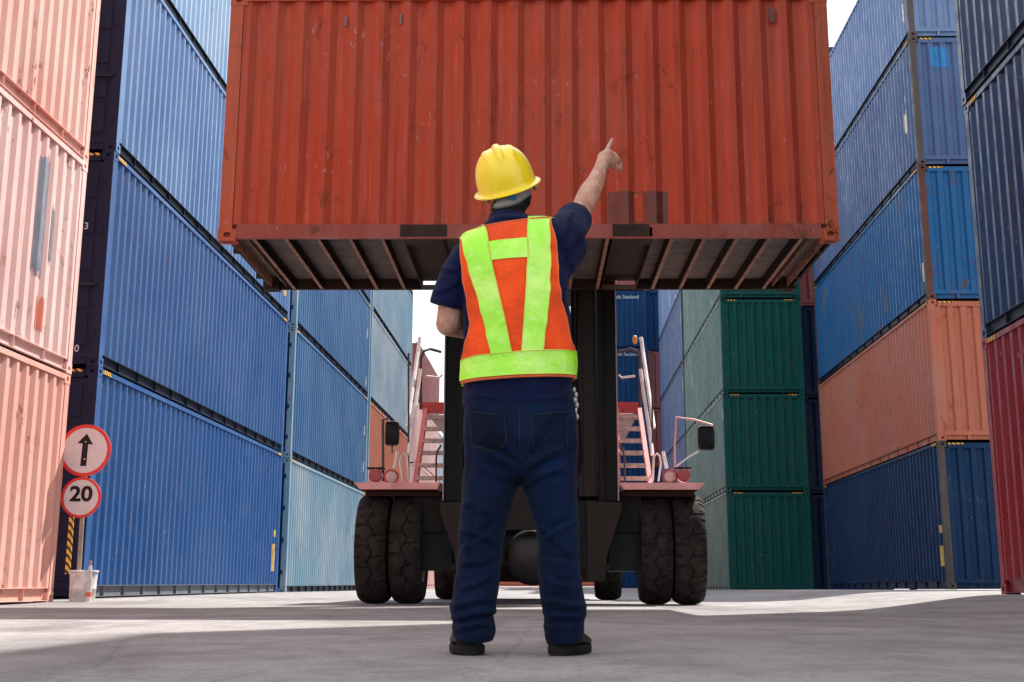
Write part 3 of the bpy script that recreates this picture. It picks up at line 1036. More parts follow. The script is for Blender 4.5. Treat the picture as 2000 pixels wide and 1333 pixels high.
mb = MB(); mb.box(X(905, 21), 21.0, .25, X(1165, 21), 21.9, 1.9); hp(mb, 'counterweight', simple('counterweight_brown', (.10, .06, .05), .5))
mb = MB(); mb.box(X(895, 17), 17.0, 1.30, X(1178, 17), 20.9, 2.38); hp(mb, 'engine_cover', M_mred)
mb = MB()
for z in (1.38, 1.48, 1.58, 1.68): mb.box(X(1112, 16.98), 16.975, z, X(1142, 16.98), 16.995, z + .05)
hp(mb, 'grille', M_tube)
# cab
cx0, cx1, cz0, cz1 = X(935, 17.3), X(1132, 17.3), 2.38, 4.02
cab = MB()
for x in (cx0, cx1 - .07):
    for y in (17.3, 18.8): cab.box(x, y, cz0, x + .07, y + .07, cz1)
cab.box(cx0, 17.3, cz1, cx1, 18.87, cz1 + .09); cab.box(cx0 + .07, 17.3, cz0, cx1 - .07, 17.36, cz0 + .25); cab.box(cx0 + .07, 18.8, cz0, cx1 - .07, 18.87, cz0 + .5)
cb = hp(cab, 'cab', M_dark)
for nm, bx_ in (('windscreen', (cx0 + .07, 17.32, cz0 + .25, cx1 - .07, 17.335, cz1)), ('rear_window', (cx0 + .07, 18.82, cz0 + .5, cx1 - .07, 18.835, cz1))):
    mb = MB(); mb.box(*bx_); o = hp(mb, nm, M_glass)
    o.parent = cb
mb = MB(); mb.box(-.62, 18.0, cz0 + .1, -.12, 18.5, cz0 + .55); mb.box(-.62, 18.4, cz0 + .55, -.12, 18.5, cz0 + 1.2); mb.build
o = hp(mb, 'seat', M_mast); o.parent = cb
# platform behind the fenders
mb = MB(); mb.box(X(845, 17.9), 17.75, 2.30, X(1240, 17.9), 20.5, 2.36); hp(mb, 'platform', M_step)


# tyres
def tyre_mesh(r, w, lugs=True):
    nth, nw = 336, 46
    rows = []
    per = 2 * math.pi * r / 16
    for i in range(nth):
        th = 2 * math.pi * i / nth; s = th * r
        row = []
        for j in range(nw + 1):
            t = -1 + 2 * j / nw
            x = t * w / 2
            rr = r - .045 * abs(t) ** 4.5 - .008 * t * t
            if lugs:
                zig = .034 * (abs(((s / per) % 1) * 2 - 1) - .5) * 2
                g = abs(x - zig) < .009
                ph = (s / per + (.25 if x > zig else -.25)) % 1
                arc = ph - .5 + .25 * abs(x - zig) / w
                g = g or abs(arc) < .04 or (abs(t) > .62 and abs(((s / per * 2 + (.5 if t > 0 else 0)) % 1) - .5) < .07)
                if g and abs(t) < .99: rr -= .020
            row.append((x, rr * math.cos(th), rr * math.sin(th)))
        for xx, rr in ((.50, .82), (.52, .74), (.47, .60)):
            row.append((xx * w, r * rr * math.cos(th), r * rr * math.sin(th)))
        for xx, rr in ((-.47, .60), (-.52, .74), (-.50, .82)):
            row.insert(0, (xx * w, r * rr * math.cos(th), r * rr * math.sin(th)))
        rows.append(row)
    rows.append(rows[0])
    mb = MB(); mb.grid(rows)
    return mb.mesh('tyre', 28)


def rim_mesh(r, w):
    mb = MB(); seg = 40
    for sgn in (-1, 1):
        pr = [(.61, .46), (.57, .47), (.54, .40), (.50, .28), (.30, .20), (.28, .28), (.14, .30), (.12, .36), (.001, .37)]
        rows = [[(sgn * xx * w, rr * r * math.cos(2 * math.pi * k / seg), rr * r * math.sin(2 * math.pi * k / seg)) for k in range(seg)] for rr, xx in pr]
        mb.grid(rows, 0, True)
        for k in range(10):
            a = 2 * math.pi * k / 10
            mb.ball((sgn * w * .29, .22 * r * math.cos(a), .22 * r * math.sin(a)), .018, seg=8, ring=5)
    return mb.mesh('rim', 35)


TR, TW = .625, .352
tm_, rm_ = tyre_mesh(TR, TW), rim_mesh(TR, TW)
for (u0, u1, Y, rr) in ((695, 757, AY, 1), (761, 825, AY, 1), (1250, 1311, AY, 1), (1315, 1377, AY, 1), (852, 898, 20.3, .9), (1160, 1214, 20.3, .9)):
    Yf = Y - .58
    x = (X(u0, Yf) + X(u1, Yf)) / 2
    wh = empty('wheel', (0, 0, 0)); wh.parent = H_
    wh.location = Vector((x, Y, TR * rr + .0)) - H_.location
    wh.scale = (1 if Y < 20 else 1.05, rr, rr)
    wh.rotation_euler = (random.uniform(0, 1), 0, 0)
    link('tyre', tm_, M_tyre, wh); link('rim', rm_, M_rim, wh)

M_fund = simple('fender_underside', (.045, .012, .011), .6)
# fenders with folded lip
for s, (u0, u1) in ((-1, (692, 860)), (1, (1212, 1376))):
    Y0, Y1 = 15.50, 17.4
    x0, x1 = X(u0, Y0), X(u1, Y0)
    zt, zb = Z(943, Y0), Z(956, Y0)
    mb = MB()
    ins0 = .07 if s < 0 else .035; ins1 = .035 if s < 0 else .07
    # top sheet with bevelled front lip
    mb.quad((x0, Y0, zt), (x1, Y0, zt), (x1, Y1, zt), (x0, Y1, zt))
    mb.quad((x0, Y0, zt), (x1, Y0, zt), (x1 - ins1, Y0 + .03, zb), (x0 + ins0, Y0 + .03, zb), m=0)
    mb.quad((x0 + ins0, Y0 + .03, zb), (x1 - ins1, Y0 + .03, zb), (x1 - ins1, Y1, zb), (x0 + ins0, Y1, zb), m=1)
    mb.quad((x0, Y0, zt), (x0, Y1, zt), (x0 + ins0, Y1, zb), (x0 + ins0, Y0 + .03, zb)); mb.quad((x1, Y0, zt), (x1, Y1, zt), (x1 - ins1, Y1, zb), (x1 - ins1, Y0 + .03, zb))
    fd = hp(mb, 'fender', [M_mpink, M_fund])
    xi0, xi1 = (X(815, AY), X(885, AY)) if s < 0 else (X(1190, AY), X(1248, AY))
    mb = MB(); mb.box(xi0, AY - .35, .80, xi1, AY + .9, zb - .002); o = hp(mb, 'fender_support', simple('support_black', (.012, .010, .010), .6)); o.parent = fd
    mb = MB(); a, b = (x0 + .10, x1 - .02) if s < 0 else (x0 + .02, x1 - .10)
    mb.box(a, AY - .45, zb - .06, b, AY + .9, zb - .003); o = hp(mb, 'fender_skirt', M_fund); o.parent = fd

# stairs, left and right
for s in (-1, 1):
    mir = (lambda u: u) if s > 0 else (lambda u: 2072 - u)
    Ya, Yb = 16.75, 17.85
    za, zb = Z(943, Ya), Z(800, Yb)
    xo_a, xo_b = X(mir(1266), Ya), X(mir(1247), Yb)
    xi_a, xi_b = X(mir(1203), Ya), X(mir(1203), Yb)
    st = empty('stairs', (0, 0, 0)); st.parent = H_
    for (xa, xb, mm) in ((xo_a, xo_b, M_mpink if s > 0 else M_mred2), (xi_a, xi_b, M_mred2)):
        mb = MB()
        p0, p1 = Vector((xa, Ya, za - .03)), Vector((xb, Yb, zb + .02))
        w = .055
        q = [p0, p0 + Vector((0, .18, 0)), p1 + Vector((0, .16, 0)), p1]
        mb.quad(*q); mb.quad(*[p + Vector((w, 0, 0)) for p in q]); mb.grid([q + [q[0]], [p + Vector((w, 0, 0)) for p in q + [q[0]]]])
        hp(mb, 'stringer', mm).parent = st
    for k in range(6):
        t = (k + .25) / 6
        y = Ya + (Yb - Ya) * t; z = za + (zb - za) * t
        a, b = sorted((xo_a + (xo_b - xo_a) * t, xi_a + (xi_b - xi_a) * t))
        mb = MB(); mb.box(a + .05, y - .01, z, b, y + .20, z + .035); mb.box(a + .05, y - .016, z - .012, b, y - .0105, z + .037)
        hp(mb, 'step', [M_step, M_mpink]).parent = st
    # red top box
    a, b = sorted((X(mir(1206), Yb), X(mir(1249), Yb)))
    mb = MB(); mb.box(a, Yb, Z(807, Yb), b, Yb + .16, Z(786, Yb)); hp(mb, 'top_step', M_mred).parent = st
    # handrails
    def T(pts, r, mat=M_tube, nm='handrail'):
        mb = MB(); mb.tube([at(mir(u), v, Y) for u, v, Y in pts], r, 10); hp(mb, nm, mat, smooth=30)
    T([(1252, 660, 18.0), (1256, 690, 17.9), (1277, 835, 17.0)], .026)
    T([(1251, 722, 17.6), (1256, 760, 17.5), (1272, 868, 16.9), (1274, 888, 16.8)], .024)
    T([(1210, 688, 18.1), (1232, 682, 18.1), (1244, 686, 18.0), (1250, 700, 18.0), (1250, 800, 18.0)], .020, M_tube_d)
    T([(1208, 732, 18.1), (1214, 738, 18.1), (1240, 735, 18.0)], .014)
    T([(1210, 870, 16.6), (1217, 880, 16.6), (1220, 895, 16.6), (1220, 942, 16.6)], .012, M_tube_d)
    # grab hoops on the fender
    T([(1286, 940, 16.2), (1291, 905, 16.2), (1289, 892, 16.2), (1283, 886, 16.2), (1277, 892, 16.2), (1275, 940, 16.2)], .013)
    T([(1295, 882, 16.4), (1302, 915, 16.4)], .022)
    T([(1274, 690, 16.9), (1274, 940, 16.9)], .012, M_tube_d, 'post')
    # mirror
    if s > 0:
        T([(1319, 940, 16.0), (1318, 870, 16.0), (1321, 815, 16.0), (1355, 820, 16.0), (1392, 831, 16.0)], .013, M_mpink, 'mirror_arm')
        T([(1320, 912, 16.0), (1345, 893, 16.0), (1365, 882, 16.0)], .010, M_tube, 'mirror_arm')
        c = at(1379, 856, 15.95)
    else:
        T([(2072 - 748, 940, 16.0), (2072 - 748, 820, 16.0), (2072 - 758, 818, 16.0)], .016, M_tube_d, 'mirror_arm')
        T([(2072 - 766, 870, 16.0), (2072 - 766, 886, 16.0)], .010, M_tube_d, 'mirror_arm')
        c = at(766, 847, 15.95)
    mb = MB()
    hw, hh = .10 if s > 0 else .085, .145
    rr_ = []
    for (yy, k) in ((.06, .75), (.045, .93), (.0, 1), (-.02, .98), (-.03, .9), (-.03, .001)):
        ring = []
        for a in range(32):
            q = 2 * math.pi * a / 32; ca, sa = math.cos(q), math.sin(q)
            e = .35
            ring.append((c.x + hw * k * math.copysign(abs(ca) ** e, ca), c.y - yy, c.z + hh * k * math.copysign(abs(sa) ** e, sa)))
        rr_.append(ring)
    mb.grid(rr_, 0, True); mb.f.append(tuple(range(32))); mb.m.append(0)
    mr = hp(mb, 'mirror', M_mirror, smooth=30)
    # lamps
    c1, c2 = (at(1309, 931, 15.75), at(1336, 929, 15.75)) if s > 0 else (at(764, 932, 15.75), at(733, 929, 15.75))
    mb = MB()
    for yy, rr in (): pass
    rows = [[(c1.x + r_ * math.cos(2 * math.pi * k / 24), c1.y + y_, c1.z + r_ * math.sin(2 * math.pi * k / 24)) for k in range(24)] for r_, y_ in ((.05, .10), (.085, .02), (.088, 0), (.078, -.008), (.07, .0))]
    mb.grid(rows, 0, True)
    hl = hp(mb, 'headlight', M_mred, smooth=30)
    mb = MB(); mb.ball(c1, .07, .02, .07); o = hp(mb, 'lens', M_lamp, smooth=60); o.parent = hl
    mb = MB(); mb.box(c1.x - .02, c1.y, zt, c1.x + .02, c1.y + .04, c1.z - .05); o = hp(mb, 'bracket', M_tube_d); o.parent = hl
    mb = MB(); rows = [[(c2.x + r_ * math.cos(2 * math.pi * k / 24), c2.y + y_, c2.z + r_ * math.sin(2 * math.pi * k / 24)) for k in range(24)] for r_, y_ in ((.06, .16), (.075, .12), (.075, 0), (.065, -.01), (.001, -.012))]
    mb.grid(rows, 0, True); rl = hp(mb, 'warning_lamp', M_lamp_red, smooth=30)
    mb = MB(); mb.box(c2.x - .10, c2.y + .02, c2.z + .075, c2.x + .09, c2.y + .18, c2.z + .095); o = hp(mb, 'lamp_cover', M_mast); o.parent = rl
# amber beacon
mb = MB(); mb.ball(at(1240, 664, 18.0), .035, .035, .06); hp(mb, 'beacon', simple('beacon_amber', (.75, .40, .08), .3), smooth=60)

# ------------------------------------------------------------------ the man
exec_man = True
MY = 4.83


def m(u, v, d=0.0): return at(u, v, MY + d)


def cloth(name, rgb, wr=.4, weave=900, rough=.85, tint=None, sheen=.2, big=7):
    t = NT(name)
    P = t.pos()
    n = t.noise(big, P, 5, .6)
    col = t.mix(t.ramp(n, .3, .72), tuple(x * .72 for x in rgb) + (1,), tuple(min(1, x * 1.15) for x in rgb) + (1,))
    if tint: col = t.mix(t.ramp(t.noise(3.5, t.pos((1, 1, .5)), 4), .48, .7, 0, .55), col, tint + (1,))
    h = t.math('ADD', t.math('MULTIPLY', t.noise(13, t.pos((1, 1, 1.3)), 4, .55, .6), 1.0), t.math('MULTIPLY', t.noise(weave, P, 1), .03))
    h = t.math('ADD', h, t.math('MULTIPLY', t.noise(48, t.pos((1, 1, 1.6)), 5, .7, .8), .30))
    t.bump(h, wr, .02)
    t.bsdf.inputs['Sheen Weight'].default_value = sheen
    return t.out(col, rough, None, .12)


M_skin = None
t = NT('skin'); P_ = t.pos()
n = t.noise(22, P_, 4)
col = t.mix(t.ramp(n, .3, .7), (.36, .165, .11, 1), (.52, .29, .21, 1))
t.bump(t.math('ADD', t.noise(160, P_, 3), t.math('MULTIPLY', t.noise(38, P_, 4), 1.5)), .45, .004)
t.bsdf.inputs['Subsurface Weight'].default_value = .12; t.bsdf.inputs['Subsurface Radius'].default_value = (.01, .004, .002)
M_skin = t.out(col, .5, None, .4)
M_hair = simple('hair_black', (.010, .009, .009), .5, 0, .3, 90, .6)
M_shirt = cloth('shirt_navy', (.004, .007, .040), .6, sheen=.05)
M_jeans = cloth('denim_dark', (.0016, .008, .032), .6, 700, .85, (.002, .018, .065), .03, 9)
M_orange = cloth('vest_orange', (.90, .085, .014), .4, 500, .7, sheen=.1)
M_piping = cloth('vest_piping', (.80, .16, .05), .2)
M_shoe = simple('shoe_leather', (.018, .013, .012), .35, 0, .4, 20, .3)
M_sole = simple('shoe_sole', (.012, .011, .011), .7)


def reflect_mat():
    t = NT('vest_reflective_lime')
    P = t.pos()
    n = t.noise(6, P, 4, .6, .5)
    col = t.mix(t.ramp(n, .35, .7), (.34, .86, .02, 1), (.58, .95, .16, 1))
    w = t.noise(26, P, 3, .6, 1.5)
    col = t.mix(t.ramp(w, .55, .75, 0, .55), col, (.66, .92, .38, 1))
    t.bump(t.math('ADD', t.noise(17, P, 3, .55, .8), t.math('MULTIPLY', t.noise(300, P, 1), .05)), .4, .012)
    return t.out(col, .35, None, .6)


M_lime = reflect_mat()
M_seam = simple('seam_yellow', (.75, .70, .10), .7)

man = empty('person', (m(1018, 1280).x, MY, 0))
tag(man, 'person in yellow hard hat and orange vest standing back turned, right arm pointing up', 'person')


def mp(o):
    o.parent = man; o.data.transform(Matrix.Translation(-man.location)); return o


# body (one surface)
b = MB()
b.chain([m(1016, 860), m(1014, 760), m(1010, 640), m(1002, 530)], [.125, .115, .125, .12])
b.chain([m(960, 505), m(1040, 490)], [.06, .06])
b.chain([m(1000, 520), m(995, 450, .0), m(994, 415, .02), m(993, 390, .04)], [.10, .065, .058, .058])
HT = (Matrix.Rotation(R(-15), 3, 'Y') @ Matrix.Rotation(R(14), 3, 'X'))
hc_ = m(992, 352, .05)
b.ball(hc_, .078, .098, .112, 28, 18, rot=HT)
b.ball(hc_ + HT @ Vector((0, .035, -.065)), .058, .065, .062, rot=HT)                        # jaw
b.ball(hc_ + HT @ Vector((0, .105, -.025)), .013, .02, .022, rot=HT)                         # nose
b.ball(hc_ + HT @ Vector((0, .088, -.062)), .024, .014, .007, rot=HT)                        # lips
for s in (-1, 1):
    b.ball(hc_ + HT @ Vector((s * .03, .083, .0)), .016, .012, .010, rot=HT)
    b.ball(hc_ + HT @ Vector((s * .092, -.002, -.035)), .014, .020, .033, rot=HT)             # ears
# legs
for pts in ([(972, 875, 0), (948, 1050, 0), (928, 1235, .02)], [(1062, 875, 0), (1088, 1050, 0), (1100, 1235, .02)]):
    b.chain([m(*p) for p in pts], [.088, .058, .042])
    e = m(*pts[-1]); b.chain([e, Vector((e.x + (.02 if pts[-1][0] > 1000 else -.005), e.y + .13, .05))], [.042, .032])
# left arm: bent, hand in front of the belly
b.chain([m(925, 500), m(888, 560, .02), m(876, 632, .02)], [.062, .052, .046])
b.chain([m(876, 632, .02), m(905, 640, .14), m(950, 625, .27)], [.047, .042, .028])
b.chain([m(950, 625, .27), m(968, 620, .32)], [.03, .034])
for k in range(4):
    o0 = m(972 + k, 606 + k * 9, .34); b.chain([o0, o0 + Vector((.035, .015, 0)), o0 + Vector((.05, -.012, -.008))], [.0095, .009, .008], 10)
b.chain([m(962, 606, .31), m(975, 596, .32), m(985, 594, .33)], [.012, .011, .009], 10)
# right arm raised and pointing
SH = m(1088, 470, .0); EL = m(1135, 411, .27); FA = m(1151, 378, .33); WR = m(1172, 331, .42); HD = m(1181, 310, .46)
b.chain([m(1050, 490), SH, SH.lerp(EL, .5), EL], [.055, .05, .048, .044])
b.chain([EL, FA, m(1165, 352, .375), WR, m(1176, 321, .44)], [.043, .0445, .0345, .0275, .0265])
b.chain([m(1176, 321, .44), HD, m(1187, 305, .475)], [.027, .032, .026])
b.chain([m(1179, 309, .45), m(1184, 300, .48)], [.022, .018])
kn = [m(1184, 299, .485), m(1192, 301, .495), m(1200, 305, .50), m(1206, 313, .50)]
b.chain([m(1182, 305, .47), kn[0], m(1189, 287, .52), m(1196, 273, .545)], [.018, .0125, .0105, .009], 12)     # index
b.ball(m(1190, 318, .475), .026, .026, .024)
for k in (1, 2, 3):
    q = kn[k]
    r_ = .0145 - .001 * k
    b.chain([HD, q], [.022, r_ + .003], 10)
    b.chain([q, q + Vector((.012, .028, -.006)), q + Vector((.010, .020, -.035)), q + Vector((.0, -.004, -.034))], [r_ + .001, r_, r_, r_ * .9], 10)
b.chain([m(1178, 318, .44), m(1190, 322, .47), m(1202, 320, .49)], [.017, .0135, .011], 10)                      # thumb
body = link('body', remeshed(b, .0055, 3, .5), M_skin); mp(body)

# hair: skull cap below helmet
b = MB()
b.ball(hc_ + HT @ Vector((0, -.010, .002)), .083, .098, .114, 28, 18, rot=HT)
b.ball(hc_ + HT @ Vector((0, -.030, -.075)), .068, .066, .060, rot=HT)
b.ball(m(993, 407, .012), .065, .066, .052)
me = remeshed(b, .006, 2)
bm = bmesh.new(); bm.from_mesh(me)
HI = HT.inverted()
for v in bm.verts:
    p = HI @ (v.co - hc_)
    v.co += (HT @ Vector((0, 0, 0))) + Vector([noise.noise(v.co * 60 + Vector((i * 9, 0, 0))) * .003 for i in range(3)])
dele = [v for v in bm.verts if (HI @ (v.co - hc_)).y > .05 and (HI @ (v.co - hc_)).z < .05]
bmesh.ops.delete(bm, geom=dele, context='VERTS')
bm.to_mesh(me); bm.free()
HB = BVHTree.FromPolygons([v.co.copy() for v in me.vertices], [p.vertices[:] for p in me.polygons])
mp(link('hair', me, M_hair))

# helmet
HM = (Matrix.Rotation(R(-16.5), 3, 'Y') @ Matrix.Rotation(R(26), 3, 'X'))
hcn = m(989, 361, .05)
M_helm = NT('helmet_yellow'); M_helm.bsdf.inputs['Coat Weight'].default_value = .4; M_helm.bsdf.inputs['Coat Roughness'].default_value = .15
P_ = M_helm.pos()
M_helm = M_helm.out(M_helm.mix(M_helm.ramp(M_helm.noise(60, P_, 4, .7), .56, .66, 0, .22), (.88, .64, .004, 1), (.62, .46, .06, 1)), M_helm.ramp(M_helm.noise(40, P_, 3), .3, .7, .25, .42), None, .5)
mb = MB()
rows = []
n1, n2 = 44, 96
for i in range(n1 + 1):
    a = (math.pi / 2) * i / n1
    row = []
    for j in range(n2):
        q = 2 * math.pi * j / n2
        sa_, ca_ = math.sin(a) ** .80, max(0, math.cos(a)) ** .86
        x, y, z = math.sin(q) * sa_, math.cos(q) * sa_, ca_
        px, py, pz = .109 * x, .136 * y, .146 * z
        k = 1.0
        # raised ribs running front to back
        for c0, wd, hh in ((0, .017, .062), (-.052, .012, .022), (.052, .012, .022)):
            lim = (.86 if c0 == 0 else .80)
            dd = abs(px - c0 * (1 - .15 * abs(y)))
            if abs(py) < .136 * lim and z > .15:
                f_ = max(0, 1 - dd / wd); e_ = max(0, min(1, (.136 * lim - abs(py)) / .02))
                k += hh * min(1, f_ * 1.8) * e_
        row.append(hcn + HM @ Vector((px * k, py * k, pz * k)))
    rows.append(row)
for (ro, zz) in ((.004, -.006), (.014, -.009), (.019, -.012), (.019, -.016), (.012, -.016), (-.004, -.012)):
    row = []
    for j in range(n2):
        q = 2 * math.pi * j / n2
        sx, sy = math.sin(q), math.cos(q)
        ext = ro * (1 + (1.8 * max(0, sy) ** 3))
        row.append(hcn + HM @ Vector((sx * (.109 + ext), sy * (.136 + ext), zz)))
    rows.append(row)
rows.append([hcn + HM @ Vector((math.sin(2 * math.pi * j / n2) * .100, math.cos(2 * math.pi * j / n2) * .126, .01)) for j in range(n2)])
mb.grid(rows, 0, True)
helmet = mp(mb.build('hard_hat', M_helm, smooth=38))
# suspension strap at the nape
mb = MB(); n = 28
A = [-1.02 + 2.04 * i / n for i in range(n + 1)]


def sp(a, z, o=0):
    d = HM @ Vector((math.sin(a), -math.cos(a), 0)); c = hcn + HM @ Vector((0, .0, z))
    h = HB.ray_cast(c + d * .3, -d, .3)
    return (h[0] if h[0] else c + d * .10) + d * (.005 + o)


def zlo(a): return -.058 + .012 * abs(a) ** 1.5


g_ = [[sp(a, zlo(a) * f) for a in A] for f in (0, .25, .5, .75, 1)]
for _ in range(4):
    g_ = [[(r_[max(0, k - 1)] + r_[k] * 2 + r_[min(n, k + 1)]) / 4 for k in range(n + 1)] for r_ in g_]
b_ = [[p + (c0_ - p).normalized() * .004 for p in r_] for r_ in g_ for c0_ in (hcn,)]
mb.grid(g_); mb.grid([g_[-1], b_[-1]]); mb.grid(b_)
strap = mb.build('nape_strap', simple('strap_grey', (.27, .25, .235), .6, 0, .3, 25), smooth='all'); mp(strap); strap.parent = helmet
mb = MB(); mb.ball(sp(.02, -.032, .003), .0115, .006, .0115, rot=HM)
o = mb.build('strap_knob', simple('knob_blue', (.0, .18, .42), .4), smooth=60); mp(o); o.parent = helmet


# ---- clothes
def torso_ring(v, ul, ur, d0, dep, seg=56, n=2.4, inc=0.0):
    """ellipse ring whose outline in the photo spans ul..ur at row v"""
    a, c = m(ul, v, d0), m(ur, v, d0)
    z = (a.z + c.z) / 2
    cx = (a.x + c.x) / 2; rx = abs(c.x - a.x) / 2
    row = []
    for k in range(seg):
        q = 2 * math.pi * k / seg
        ca, sa = math.cos(q), math.sin(q)
        row.append(Vector((cx + rx * math.copysign(abs(ca) ** (2 / n), ca), MY + d0 + dep * math.copysign(abs(sa) ** (2 / n), sa), z + inc * ca)))
    return row


def closed_rows(mb, rows):
    n = mb.grid(rows, 0, True); w = len(rows[0])
    mb.f.append(tuple(n + k for k in range(w))[::-1]); mb.m.append(0)
    e = n + (len(rows) - 1) * w
    mb.f.append(tuple(e + k for k in range(w))); mb.m.append(0)


TORSO = [(800, 902, 1124, .0, .125), (765, 904, 1118, .0, .125), (735, 907, 1119, .0, .130), (700, 908, 1118, .0, .132), (650, 908, 1114, .0, .135), (600, 905, 1111, .0, .140), (550, 900, 1106, .0, .142),
         (510, 893, 1100, .0, .138), (480, 896, 1098, .005, .125), (460, 912, 1096, .008, .110), (445, 936, 1094, .010, .092), (434, 952, 1088, .012, .074), (426, 966, 1070, .015, .055)]
sb = MB()
closed_rows(sb, [torso_ring(*t_) for t_ in TORSO])
# left sleeve hanging
sb.tube([m(935, 488, .0), m(912, 505, .0), m(893, 540, .0), m(880, 575, .01), m(873, 601, .015)], [.055, .068, .068, .066, .068], 20, ry=[.07, .080, .075, .070, .072])
# right sleeve raised
sb.tube([m(1050, 478, .0), m(1078, 478, .01), SH.lerp(EL, .25) + Vector((0, 0, -.012)), SH.lerp(EL, .50) + Vector((0, 0, -.008)), SH.lerp(EL, .74)], [.078, .088, .083, .074, .071], 20)
# armpit fold
sb.tube([m(1080, 560, .0), m(1098, 520, .02), m(1120, 478, .10)], [.05, .055, .06], 14)
# collar
sb.tube([m(997, 452, .01), m(995, 434, .018), m(995, 421, .022)], [.105, .080, .074], 28)
tb = MB()
closed_rows(tb, [torso_ring(*t_) for t_ in TORSO])
TME = remeshed(tb, .009, 7, .5)
me = remeshed(sb, .009, 7, .5)


def uv_of(p):
    q = p - CAM
    d = q.dot(fw)
    return 1000 + F * q.dot(RT) / d, CY - F * q.dot(UP) / d


def crease(me, lines):
    """cloth folds on the back: each a ridge with a valley beside it; ends u,v - u,v, half width px, height m"""
    for v in me.vertices:
        if v.co.y > MY + .09: continue
        u, w = uv_of(v.co)
        k = 0
        for (u0, v0, u1, v1, hw, a) in lines:
            dx, dy = u1 - u0, v1 - v0
            L_ = math.hypot(dx, dy)
            t_ = ((u - u0) * dx + (w - v0) * dy) / (L_ * L_)
            if t_ < -.2 or t_ > 1.2: continue
            n_ = ((u - u0) * -dy + (w - v0) * dx) / L_ + 3 * math.sin(t_ * 5 + u0)
            if abs(n_) > hw * 4: continue
            e = sst(-.15, .25, t_) * (1 - sst(.75, 1.15, t_))
            k += a * e * (math.exp(-(n_ / hw) ** 2) - .8 * math.exp(-((n_ - hw * 1.7) / hw) ** 2))
        if k: v.co += v.normal * k * 1.3


JF = [(1008, 915, 925, 872, 6, .010), (1012, 935, 930, 915, 6, .007), (1024, 915, 1112, 868, 6, .010), (1022, 940, 1105, 915, 6, .007), (1000, 880, 950, 790, 7, .006),
      (1030, 885, 1085, 800, 7, .006), (905, 985, 960, 1000, 6, .006), (898, 1035, 975, 1062, 5, .008), (980, 1020, 905, 1075, 5, .006), (900, 1105, 965, 1088, 5, .006), (895, 1150, 960, 1128, 5, .007),
      (884, 1180, 962, 1172, 5, .009), (884, 1205, 968, 1196, 4, .011), (890, 1226, 958, 1220, 4, .009), (1128, 1022, 1055, 1050, 5, .008), (1050, 1030, 1120, 1085, 5, .006), (1128, 1110, 1062, 1092, 5, .006),
      (1130, 1150, 1062, 1132, 5, .007), (1138, 1180, 1062, 1176, 5, .009), (1142, 1203, 1064, 1198, 4, .011), (1134, 1228, 1068, 1222, 4, .009), (945, 960, 935, 1150, 9, .005), (1090, 960, 1098, 1150, 9, .005), (915, 820, 908, 930, 6, .005), (1118, 820, 1120, 930, 6, .005)]
SF = [(1098, 545, 1150, 470, 5, .009), (1085, 515, 1140, 450, 5, .008), (1090, 470, 1118, 415, 5, .007), (1105, 570, 1112, 500, 5, .007), (850, 575, 900, 545, 4, .006), (865, 520, 905, 535, 5, .006), (890, 500, 925, 545, 5, .006),
      (910, 770, 990, 785, 5, .006), (1118, 765, 1040, 782, 5, .006), (955, 430, 1035, 422, 4, .005), (905, 610, 912, 690, 5, .006), (1108, 600, 1114, 690, 5, .006)]


def wrinkle(me, amp, f=(9, 9, 14), folds=()):
    for v in me.vertices:
        p = v.co
        q = Vector((p.x * f[0], p.y * f[1], p.z * f[2]))
        w = noise.noise(q) * .6 + noise.noise(q * 2.3 + Vector((5, 3, 1))) * .4
        w = w - abs(noise.noise(q * 1.2 + Vector((9, 9, 2)))) * .7
        k = amp * w
        for z0, hw, a in folds:
            dz = (p.z - z0 + .012 * math.sin(p.x * 40 + p.y * 25)) / hw
            k += a * math.exp(-dz * dz)
        v.co = p + v.normal * k


wrinkle(me, .006, (8, 8, 6))
me.update(); crease(me, SF)
shirt = link('polo_shirt', me, M_shirt); mp(shirt)
me.update()
# jeans
jb = MB()
closed_rows(jb, [torso_ring(*t_) for t_ in [(935, 915, 1118, .0, .105), (900, 904, 1128, .0, .128), (860, 902, 1128, -.005, .140), (825, 903, 1127, -.002, .135), (790, 904, 1121, .0, .125), (772, 906, 1118, .0, .120)]])
def leg(L_):
    pts = [m(*p[:3]) for p in L_]
    jb.tube(pts, [p[3] for p in L_], 28, ry=[p[4] for p in L_])
leg([(966, 880, .0, .105, .125), (957, 940, .0, .100, .112), (947, 1000, .0, .087, .098), (939, 1050, .0, .082, .088), (936, 1110, .0, .077, .082), (928, 1165, .0, .079, .082), (923, 1190, .0, .083, .088), (925, 1208, .0, .073, .078), (926, 1228, .0, .079, .086), (924, 1250, .005, .068, .088)])
leg([(1066, 880, .0, .108, .125), (1074, 940, .0, .100, .112), (1083, 1000, .0, .085, .098), (1090, 1050, .0, .075, .088), (1092, 1110, .0, .075, .082), (1098, 1165, .0, .076, .082), (1103, 1192, .0, .078, .086), (1102, 1208, .0, .070, .078), (1102, 1228, .0, .071, .086), (1103, 1250, .01, .062, .088)])
me = remeshed(jb, .009, 5, .5)
zb = m(1000, 1250).z
fold = [(m(1000, 1200).z, .012, .006), (m(1000, 1222).z, .008, -.006), (m(1000, 1236).z, .010, .004), (m(1000, 1055).z, .03, -.004), (m(1000, 1170).z, .02, .004), (m(1000, 1140).z, .012, -.003)]
wrinkle(me, .007, (7, 7, 11), ())
me.update(); crease(me, JF)
jeans = link('jeans', me, M_jeans); mp(jeans)
bpy.context.view_layer.update()


def bvh_of(o, world=True):
    me = o.data; off = man.location
    return BVHTree.FromPolygons([v.co + off for v in me.vertices], [p.vertices[:] for p in me.polygons])


